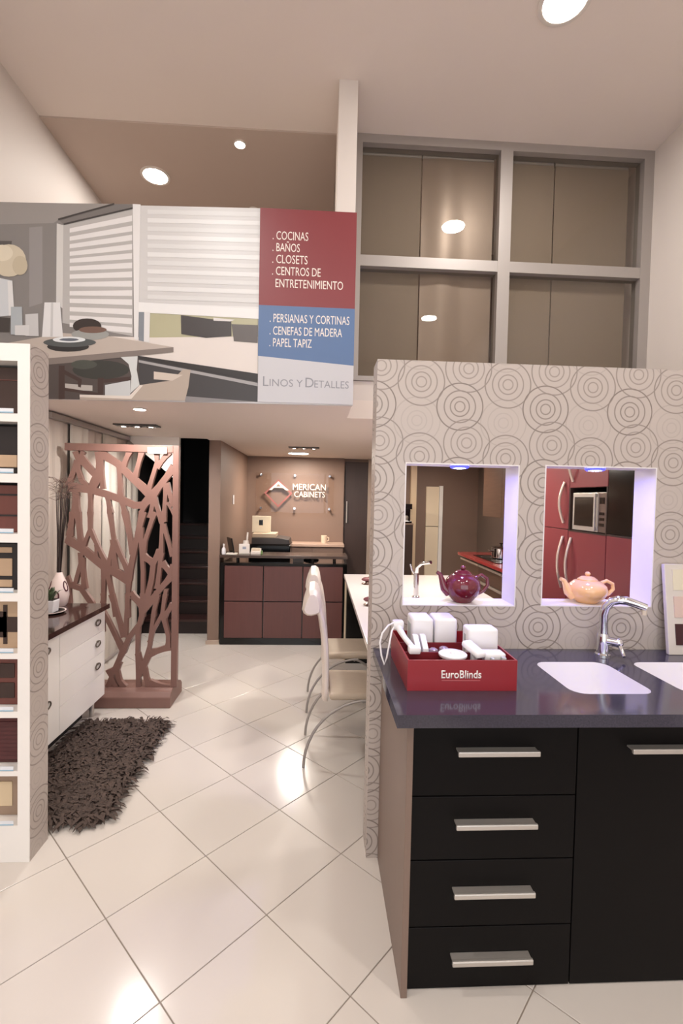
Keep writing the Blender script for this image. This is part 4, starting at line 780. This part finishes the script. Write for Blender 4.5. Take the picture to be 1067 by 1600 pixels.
part(MB().lathe((-.835, 5.50, ZT), [(0, 0), (.035, 0), (.035, .10), (.03, .145), (.026, .145), (.026, .02), (0, .02)], 16), 'cup', paper, o, smooth=True)
part(MB().tube([(-.83, 5.50, ZT+.03), (-.815, 5.50, ZT+.24)], .010, 8), 'pen', paper, o, smooth=True)
# under the raised counter
part(MB().box(-.29, 5.60, .7455, -.16, 5.72, .985, .004), 'document_box', paper, None, 'white box standing on the desk under the raised counter', 'box')
o = thing('telephone', (-.08, 5.60, .7455), 'black desk telephone showing under the raised counter', 'telephone')
part(MB().prism([(5.52, .7455), (5.70, .7455), (5.70, .955), (5.66, .96), (5.52, .80)], 'x', -.14, .0, .006), 'body', black_gloss, o)
part(MB().tube([(-.155, 5.60, .93), (-.07, 5.585, .965), (.015, 5.60, .93)], .018, 10), 'handset', black_gloss, o, smooth=True)
# copier with open white lid
cp = thing('copier', (-.62, 6.3, 0), 'black office copier with a raised white lid behind the reception desk', 'copier')
part(MB().box(-.90, 6.15, 0, -.355, 6.65, 1.06, .012), 'body', black_gloss, cp)
part(MB().prism([(-.86, 1.0605), (-.36, 1.0605), (-.375, 1.125), (-.50, 1.145), (-.86, 1.145)], 'y', 6.15, 6.62, .006), 'scanner_deck', mat('dark copier plastic', (58, 50, 46), .4), cp)
part(MB().box(-.86, 6.18, 1.1455, -.55, 6.55, 1.20, .008), 'document_feeder', mat('beige copier plastic', (188, 166, 140), .45), cp)
part(MB().box(-.885, 6.35, 1.2005, -.635, 6.37, 1.425, .004), 'lid', mat('cream copier plastic', (232, 218, 190), .4), cp, 'upright cream lid')
part(MB().box(-.79, 6.345, 1.30, -.74, 6.349, 1.37), 'lid_pad', black_gloss, cp)
# rear shelf with cup
rs = thing('rear_cabinet', (.0, 7.1, 0), 'low taupe cabinet with pale top along the reception wall', 'cabinet')
part(MB().box(-.55, 6.93, .955, .40, 7.315, .995, .003), 'top', mat('pale taupe top', (178, 150, 132), .35), rs)
part(MB().box(-.54, 6.97, 0, .385, 7.315, .954), 'body', taupe, rs)
for x0, x1 in ((-.535, -.085), (-.075, .38)): part(MB().box(x0, 6.952, .05, x1, 6.969, .94, .002), 'door', taupe, rs)
o = thing('mug', (.10, 7.1, .9955), 'small cream mug alone on the rear reception cabinet', 'mug')
part(MB().lathe((.10, 7.1, .9955), [(0, 0), (.042, 0), (.045, .01), (.045, .12), (.040, .12), (.040, .012), (0, .012)], 18), 'cup', mat('cream glaze', (226, 204, 180), .3), o, smooth=True)
part(MB().tube([(.145, 7.1, 1.09), (.172, 7.1, 1.08), (.172, 7.1, 1.04), (.145, 7.1, 1.03)], .007, 8), 'handle', mat('cream glaze', (226, 204, 180), .3), o, smooth=True)
o = part(MB().box(-1.104, 6.10, 1.58, -1.096, 6.17, 1.70, .002), 'light_switch', white_plast, None, 'white light switch on the taupe side wall of the reception', 'switch')

# acrylic sign
sg = thing('acrylic_sign', (-.36, 7.27, 1.44), 'clear acrylic sign with red diamond and white lettering on the reception wall', 'sign')
part(MB().box(-.965, 7.262, 1.445, .24, 7.270, 2.055, .001), 'acrylic_sheet', clear('acrylic', (.97, .95, .93), .02, 1.49), sg)
for x in (-.882, -.365, .173):
    for z in (1.512, 2.022):
        part(MB().tube([(x, 7.255, z), (x, 7.32, z)], .014, 12).tube([(x, 7.245, z), (x, 7.256, z)], .019, 14), 'standoff', chrome, sg, smooth=True)
dcx, dcz, dh = -.617, 1.742, .215
dm = MB()
for (ax, az), (bx, bz) in (((0, 1), (1, 0)), ((1, 0), (0, -1)), ((0, -1), (-1, 0)), ((-1, 0), (0, 1))):
    k = .86
    dm.prism([(dcx+ax*dh, dcz+az*dh), (dcx+bx*dh, dcz+bz*dh), (dcx+bx*dh*k, dcz+bz*dh*k), (dcx+ax*dh*k, dcz+az*dh*k)], 'y', 7.244, 7.261)
part(dm, 'diamond_frame', mat('brick red sign', (150, 88, 84), .4), sg, 'red diamond outline')
wl = mat('ivory sign letter', (234, 218, 200), .4)
part(MB().prism([(-.76, 1.79), (-.617, 1.925), (-.455, 1.79), (-.50, 1.79), (-.545, 1.826), (-.685, 1.826), (-.715, 1.79)], 'y', 7.232, 7.243).box(-.66, 7.2315, 1.848, -.575, 7.2318, 1.86), 'letter_a', wl, sg, 'wide capital A over the diamond')
part(MB().prism([(-.655, 1.845), (-.617, 1.887), (-.575, 1.845)], 'y', 7.2308, 7.2314), 'letter_eye', taupe, sg)
lettering([('MERICAN', -.396, 7.261, 1.80, .510, .096), ('CABINETS', -.372, 7.261, 1.69, .475, .088)], 'sign_text', wl, sg, 'ivory raised capital letters', extrude=.014, bold=0.)

# ------------------------------------------------------------------ dark door right of the reception
dr = struct(MB().box(.42, 7.36, 0, .778, 7.399, 2.262), 'door_1', dark_wood, 'dark brown wooden door right of the reception wall', 'door')
part(MB().tube([(.452, 7.335, 1.30), (.452, 7.335, 1.64)], .010, 10).tube([(.452, 7.335, 1.33), (.452, 7.36, 1.33)], .007, 8).tube([(.452, 7.335, 1.61), (.452, 7.36, 1.61)], .007, 8), 'handle', steel, dr, 'steel bar handle', smooth=True)
struct(MB().box(.78, 7.34, 0, .87, 7.399, ZS), 'trim_2', mat('beige casing', (160, 142, 128), .5), 'beige door casing beside the dark brown door', 'casing')

# ------------------------------------------------------------------ white island with chairs
isl = thing('kitchen_island', (.85, 3.6, 0), 'long white-topped island behind the partition wall with black end panel', 'island')
part(MB().box(.283, 2.31, .865, 1.445, 4.83, .90, .002), 'top', mat('glossy white top', (236, 228, 222), .15, coat=.3), isl, 'glossy white top')
part(MB().box(.31, 4.72, 0, 1.40, 4.78, .864), 'end_panel', black_gloss, isl)
part(MB().box(.68, 2.40, 0, 1.40, 4.719, .864), 'body', black_wood, isl)
part(MB().tube([(.305, 4.80, 0), (.305, 4.80, .864)], .012, 10), 'leg', mat('cream metal', (220, 200, 172), .35), isl, smooth=True)
ft = thing('island_tap', (.80, 3.70, .9005), 'chrome swivel tap on the white island seen through the left opening', 'tap')
part(MB().lathe((.80, 3.70, .9005), [(0, 0), (.032, 0), (.03, .015), (.022, .02), (.020, .20), (0, .20)], 16), 'base', chrome, ft, smooth=True)
part(MB().tube([(.80, 3.70, 1.10), (.80, 3.68, 1.15), (.82, 3.62, 1.19), (.87, 3.52, 1.215)], [.016, .014, .013, .014], 12), 'spout', chrome, ft, smooth=True)
part(MB().tube([(.80, 3.70, 1.08), (.77, 3.72, 1.12), (.755, 3.73, 1.17)], [.012, .008, .007], 10), 'lever', chrome, ft, smooth=True)
orn = mat('dark rose glass', (120, 72, 74), .15); silver = mat('tarnished silver', (150, 130, 118), .25, .9)
for x, y, lb in ((.47, 4.28, 'dark rose napkin ornament on the white island, farther from the partition'), (.405, 3.43, 'dark rose napkin ornament on the white island, nearer the partition')):
    o = thing('table_ornament', (x, y, .9005), lb, 'ornament', 'ornaments on the white island')
    part(MB().lathe((x, y, .9005), [(0, 0), (.05, 0), (.055, .006), (.03, .012), (.012, .03), (.0, .03)], 18), 'dish', silver, o, smooth=True)
    part(MB().ball((x-.012, y, .945), .032, (1.4, .8, .6)).ball((x+.03, y+.005, .955), .026, (1.2, .8, .7)), 'fold', orn, o, smooth=True)

ch = thing('dining_chair', (0, 0, 0), 'cream leather high-back chair at the white island, nearer the partition', 'chair', 'chairs at the white island')
# local frame: x forward to the island, seat centre near x=.30, back near x=.07
def back_profile(t):
    Pf = [(.072, .39), (.076, .52), (.073, .66), (.062, .80), (.040, .93), (.008, 1.03), (-.018, 1.085)]
    s_ = t*(len(Pf)-1); i = min(int(s_), len(Pf)-2); f = s_-i
    return (Pf[i][0]*(1-f)+Pf[i+1][0]*f, Pf[i][1]*(1-f)+Pf[i+1][1]*f)
mb = MB(); rows = []
NB = 18
for k in range(NB+1):
    t = k/NB; x, z = back_profile(t); th = .018+.004*math.sin(t*3.1); hw = .16+.045*t-(.03 if k == 0 else 0)
    ring = []
    for a in range(20):
        u = 2*math.pi*a/20; cx = abs(math.cos(u))**.5*math.copysign(1, math.cos(u)); cy = abs(math.sin(u))**.5*math.copysign(1, math.sin(u))
        ring.append(mb.bm.verts.new((x+cy*th-.012*(1-(cx)**2)*.6, cx*hw, z)))
    rows.append(ring)
for a, b in zip(rows, rows[1:]):
    for k in range(20): mb.bm.faces.new((a[k], a[(k+1) % 20], b[(k+1) % 20], b[k]))
mb.bm.faces.new(rows[0][::-1]); mb.bm.faces.new(rows[-1])
part(mb, 'backrest', chair_hide, ch, smooth=True)
roll = [(-.045, 1.108), (-.012, 1.112), (.012, 1.095), (.026, 1.055), (.036, 1.0), (.030, .965), (.0, .955), (-.028, .948), (-.055, .950), (-.078, .965), (-.088, .99), (-.078, 1.03), (-.062, 1.075)]
mb = MB(); rows = []
for k in range(9):
    y = -.21+.42*k/8; sc_ = 1 if 0 < k < 8 else .75
    cxm, czm = -.02, 1.03
    rows.append([mb.bm.verts.new((cxm+(x-cxm)*sc_, y, czm+(z-czm)*sc_)) for x, z in roll])
for a, b in zip(rows, rows[1:]):
    for k in range(len(roll)): mb.bm.faces.new((a[k], a[(k+1) % len(roll)], b[(k+1) % len(roll)], b[k]))
mb.bm.faces.new(rows[0][::-1]); mb.bm.faces.new(rows[-1])
part(mb, 'headrest', chair_hide, ch, 'rolled cream headrest', smooth=True)
part(MB().box(.095, -.205, .425, .53, .205, .475, .020, 3), 'seat', seat_fab, ch, 'beige seat cushion', smooth=True)
for s_ in (-1, 1):
    y = .20*s_
    part(MB().tube([(.34-.40*math.sin(u), y, .424*math.cos(u)+.004) for u in [math.pi/2*k/12 for k in range(13)]], .009, 10), 'leg', alu, ch, smooth=True)
    part(MB().tube([(.28+.26*math.sin(u), y*.98, .424*math.cos(u)+.004) for u in [math.pi/2*k/12 for k in range(13)]], .009, 10), 'leg', alu, ch, smooth=True)
part(MB().tube([(.31, -.20, .418), (.31, .20, .418)], .009, 10), 'crossbar', alu, ch, smooth=True)
ch.location = (0, 3.075, 0); WORLD[ch] = Vector((0, 3.075, 0))
tree_copy(ch, (0, 3.82, 0), 'cream leather high-back chair at the white island, nearer the reception desk')

# ------------------------------------------------------------------ kitchen seen through the openings
KX = 2.0
cream_metal = mat('cream metal handle', (224, 206, 190), .28, .6)
def bow(y, z0, z1, parent, x=KX):
    part(MB().tube([(x-.004-.040*math.sin(math.pi*k/12), y, z0+(z1-z0)*k/12) for k in range(13)], .011, 10), 'handle', cream_metal, parent, 'bowed cream metal handle', smooth=True)
tA = thing('tall_cabinet', (2.28, 3.91, 0), 'tall red lacquer larder cabinet left of the microwave', 'cabinet')
part(MB().box(KX+.02, 3.632, .10, XR-.005, 4.22, 2.25), 'carcass', dark_wood, tA)
d = part(MB().box(KX, 3.634, 1.481, KX+.019, 4.218, 2.25, .002), 'door', red_lac, tA); bow(3.70, 1.53, 1.86, d)
d = part(MB().box(KX, 3.634, .10, KX+.019, 4.218, 1.476, .002), 'door', red_lac, tA); bow(3.70, 1.00, 1.42, d)
part(MB().box(KX+.06, 3.632, 0, XR-.005, 4.22, .0995), 'plinth', black_gloss, tA)
tB = thing('oven_cabinet', (2.28, 3.38, 0), 'tall red lacquer cabinet with the microwave niche', 'cabinet')
part(MB().box(KX+.02, 3.138, .10, XR-.005, 3.628, 1.474).box(KX+.02, 3.138, 1.81, XR-.005, 3.628, 2.25).box(XR-.03, 3.138, 1.474, XR-.005, 3.628, 1.81).box(KX, 3.138, 1.474, XR-.03, 3.150, 1.81).box(KX, 3.616, 1.474, XR-.03, 3.628, 1.81), 'carcass', dark_wood, tB)
d = part(MB().box(KX, 3.140, 1.812, KX+.019, 3.626, 2.25, .002), 'door', red_lac, tB); bow(3.575, 1.86, 2.16, d)
d = part(MB().box(KX, 3.140, .10, KX+.019, 3.626, 1.468, .002), 'door', red_lac, tB); bow(3.575, 1.00, 1.42, d)
part(MB().box(KX-.002, 3.138, 1.468, KX+.10, 3.628, 1.478), 'shelf_edge', dark_wood, tB)
part(MB().box(KX+.06, 3.138, 0, XR-.005, 3.628, .0995), 'plinth', black_gloss, tB)
mw = thing('microwave', (2.2, 3.38, 1.479), 'steel microwave oven with dark glass door in the red cabinet niche', 'microwave')
part(MB().box(KX+.03, 3.165, 1.4795, 2.42, 3.600, 1.775, .004), 'casing', mat('dark microwave casing', (52, 44, 40), .4), mw)
part(MB().box(KX+.012, 3.262, 1.485, KX+.029, 3.595, 1.770, .003), 'door_frame', steel, mw)
part(MB().box(KX+.008, 3.290, 1.520, KX+.0115, 3.565, 1.738), 'door_glass', black_gloss, mw)
part(MB().box(KX+.012, 3.168, 1.485, KX+.029, 3.258, 1.770, .003), 'control_panel', mat('microwave panel', (118, 100, 90), .35, .5), mw)
for z in (1.53, 1.57, 1.61): part(MB().box(KX+.008, 3.185, z, KX+.0115, 3.24, z+.02), 'button', black_gloss, mw)
part(MB().box(KX+.008, 3.185, 1.69, KX+.0115, 3.24, 1.735), 'display', black_gloss, mw)
part(MB().box(KX-.012, 3.266, 1.49, KX+.002, 3.284, 1.765, .004).box(KX, 3.27, 1.50, KX+.012, 3.28, 1.52).box(KX, 3.27, 1.74, KX+.012, 3.28, 1.76), 'handle', steel, mw)
tC = thing('black_glass_cabinet', (2.28, 2.86, 0), 'tall cabinet with black glass above a red door, right of the microwave', 'cabinet')
part(MB().box(KX+.02, 2.56, .10, XR-.005, 3.134, 2.25), 'carcass', dark_wood, tC)
part(MB().box(KX, 2.562, 1.484, KX+.019, 3.132, 2.25, .002), 'glass_door', black_gloss, tC)
part(MB().box(KX, 2.562, .10, KX+.019, 3.132, 1.470, .002), 'door', red_lac, tC)
part(MB().box(KX-.002, 2.562, 1.472, KX+.018, 3.132, 1.482), 'edge_strip', dark_wood, tC)
part(MB().box(KX+.06, 2.56, 0, XR-.005, 3.134, .0995), 'plinth', black_gloss, tC)

grain = mat('grained walnut', (98, 72, 58), .4, var=.4, scale=6, stretch=(.7, .7, 14))
kb = thing('kitchen_base_cabinet', (2.3, 5.4, 0), 'grained walnut base cabinet with drawers under the red worktop', 'cabinet')
part(MB().box(KX+.06, 4.24, .0, XR-.005, 6.50, .918), 'carcass', dark_wood, kb)
for i in range(3):
    y0 = 4.26+i*.746; y1 = y0+.738
    for z0, z1 in ((.70, .862), (.42, .66), (.10, .38)):
        d = part(MB().box(KX+.035, y0, z0, KX+.058, y1, z1, .002), 'drawer', grain, kb)
        part(MB().box(KX+.022, y0+.01, z1+.004, KX+.055, y1-.01, z1+.030, .003), 'rail_handle', cream_metal, d)
part(MB().box(KX, 4.225, .92, XR-.002, 6.54, .96, .004), 'red_worktop', mat('red solid worktop', (164, 58, 56), .2, coat=.3), None, 'glossy red worktop on the walnut base cabinet', 'worktop')
hb = thing('hob', (2.27, 5.85, .9605), 'black glass hob set on the red worktop', 'hob')
part(MB().box(2.09, 5.35, .9605, 2.50, 6.15, .967, .002), 'glass', black_gloss, hb)
for x, y in ((2.19, 5.55), (2.40, 5.55), (2.19, 5.93), (2.40, 5.93)): part(MB().lathe((x, y, .9671), [(.055, 0), (.07, 0), (.07, .0008), (.055, .0008), (.055, 0)], 20), 'cooking_zone', mat('grey zone', (84, 80, 80), .3), hb)
po = thing('cooking_pot', (2.33, 5.80, .968), 'shiny steel cooking pot with lid on the hob', 'pot')
part(MB().lathe((2.33, 5.80, .968), [(0, 0), (.105, 0), (.115, .01), (.115, .125), (.122, .13), (.11, .13), (.105, .02), (0, .02)], 26), 'body', chrome, po, smooth=True)
l = part(MB().lathe((2.33, 5.80, 1.0985), [(.121, 0), (.118, .006), (.07, .026), (0, .034)], 26), 'lid', chrome, po, smooth=True)
part(MB().lathe((2.33, 5.80, 1.131), [(.008, 0), (.008, .015), (.022, .02), (.020, .03), (0, .032)], 14), 'knob', black_gloss, l, smooth=True)
for s_ in (-1, 1): part(MB().tube([(2.33+s_*.113, 5.77, 1.06), (2.33+s_*.15, 5.77, 1.065), (2.33+s_*.15, 5.83, 1.065), (2.33+s_*.113, 5.83, 1.06)], .007, 8), 'handle', chrome, po, smooth=True)
uc = thing('wall_cabinet', (2.38, 5.2, 1.49), 'grained walnut wall cabinet above the hob', 'cabinet')
part(MB().box(2.22, 4.24, 1.49, XR-.002, 6.14, 2.26), 'carcass', grain, uc)
for i in range(3): part(MB().box(2.20, 4.245+i*.632, 1.49, 2.219, 4.245+i*.632+.626, 2.26, .002), 'door', grain, uc)
# far wall: white panel door, pale post, dark cabinet
d2 = struct(MB().box(1.722, 7.365, 0, 1.925, 7.399, 1.262).box(1.722, 7.365, 1.272, 1.925, 7.399, 1.90), 'door_2', mat('cream door paint', (232, 214, 186), .4), 'narrow cream door in the taupe kitchen wall', 'door')
part(MB().box(1.93, 7.35, 0, 1.985, 7.399, 1.915), 'door_frame', white_lac, d2)
struct(MB().box(1.462, 7.33, 0, 1.555, 7.399, ZS), 'trim_3', mat('pale wood casing', (226, 200, 166), .4), 'pale wooden casing left of the cream kitchen door', 'casing')
kc = thing('side_cabinet', (1.2, 7.2, 0), 'dark brown cabinet at the rear kitchen wall behind the island tap', 'cabinet')
part(MB().box(.95, 7.06, 0, 1.455, 7.395, 1.30), 'body', dark_wood, kc)
part(MB().box(.94, 7.04, 1.3005, 1.459, 7.395, 1.325, .003), 'top', taupe, kc)
for x0, x1 in ((.955, 1.20), (1.205, 1.45)): part(MB().box(x0, 7.042, .05, x1, 7.059, 1.29, .002), 'door', dark_wood, kc)
cmk = thing('coffee_machine', (1.35, 7.2, 1.326), 'black box-shaped coffee machine on the dark rear cabinet', 'appliance')
part(MB().box(1.26, 7.08, 1.326, 1.44, 7.36, 1.36, .004).box(1.26, 7.22, 1.36, 1.44, 7.36, 1.60, .004).box(1.26, 7.08, 1.54, 1.44, 7.22, 1.62, .004), 'body', black_gloss, cmk)
part(MB().lathe((1.35, 7.14, 1.3605), [(0, 0), (.04, 0), (.045, .06), (.03, .08), (0, .08)], 14), 'jug', steel, cmk, smooth=True)
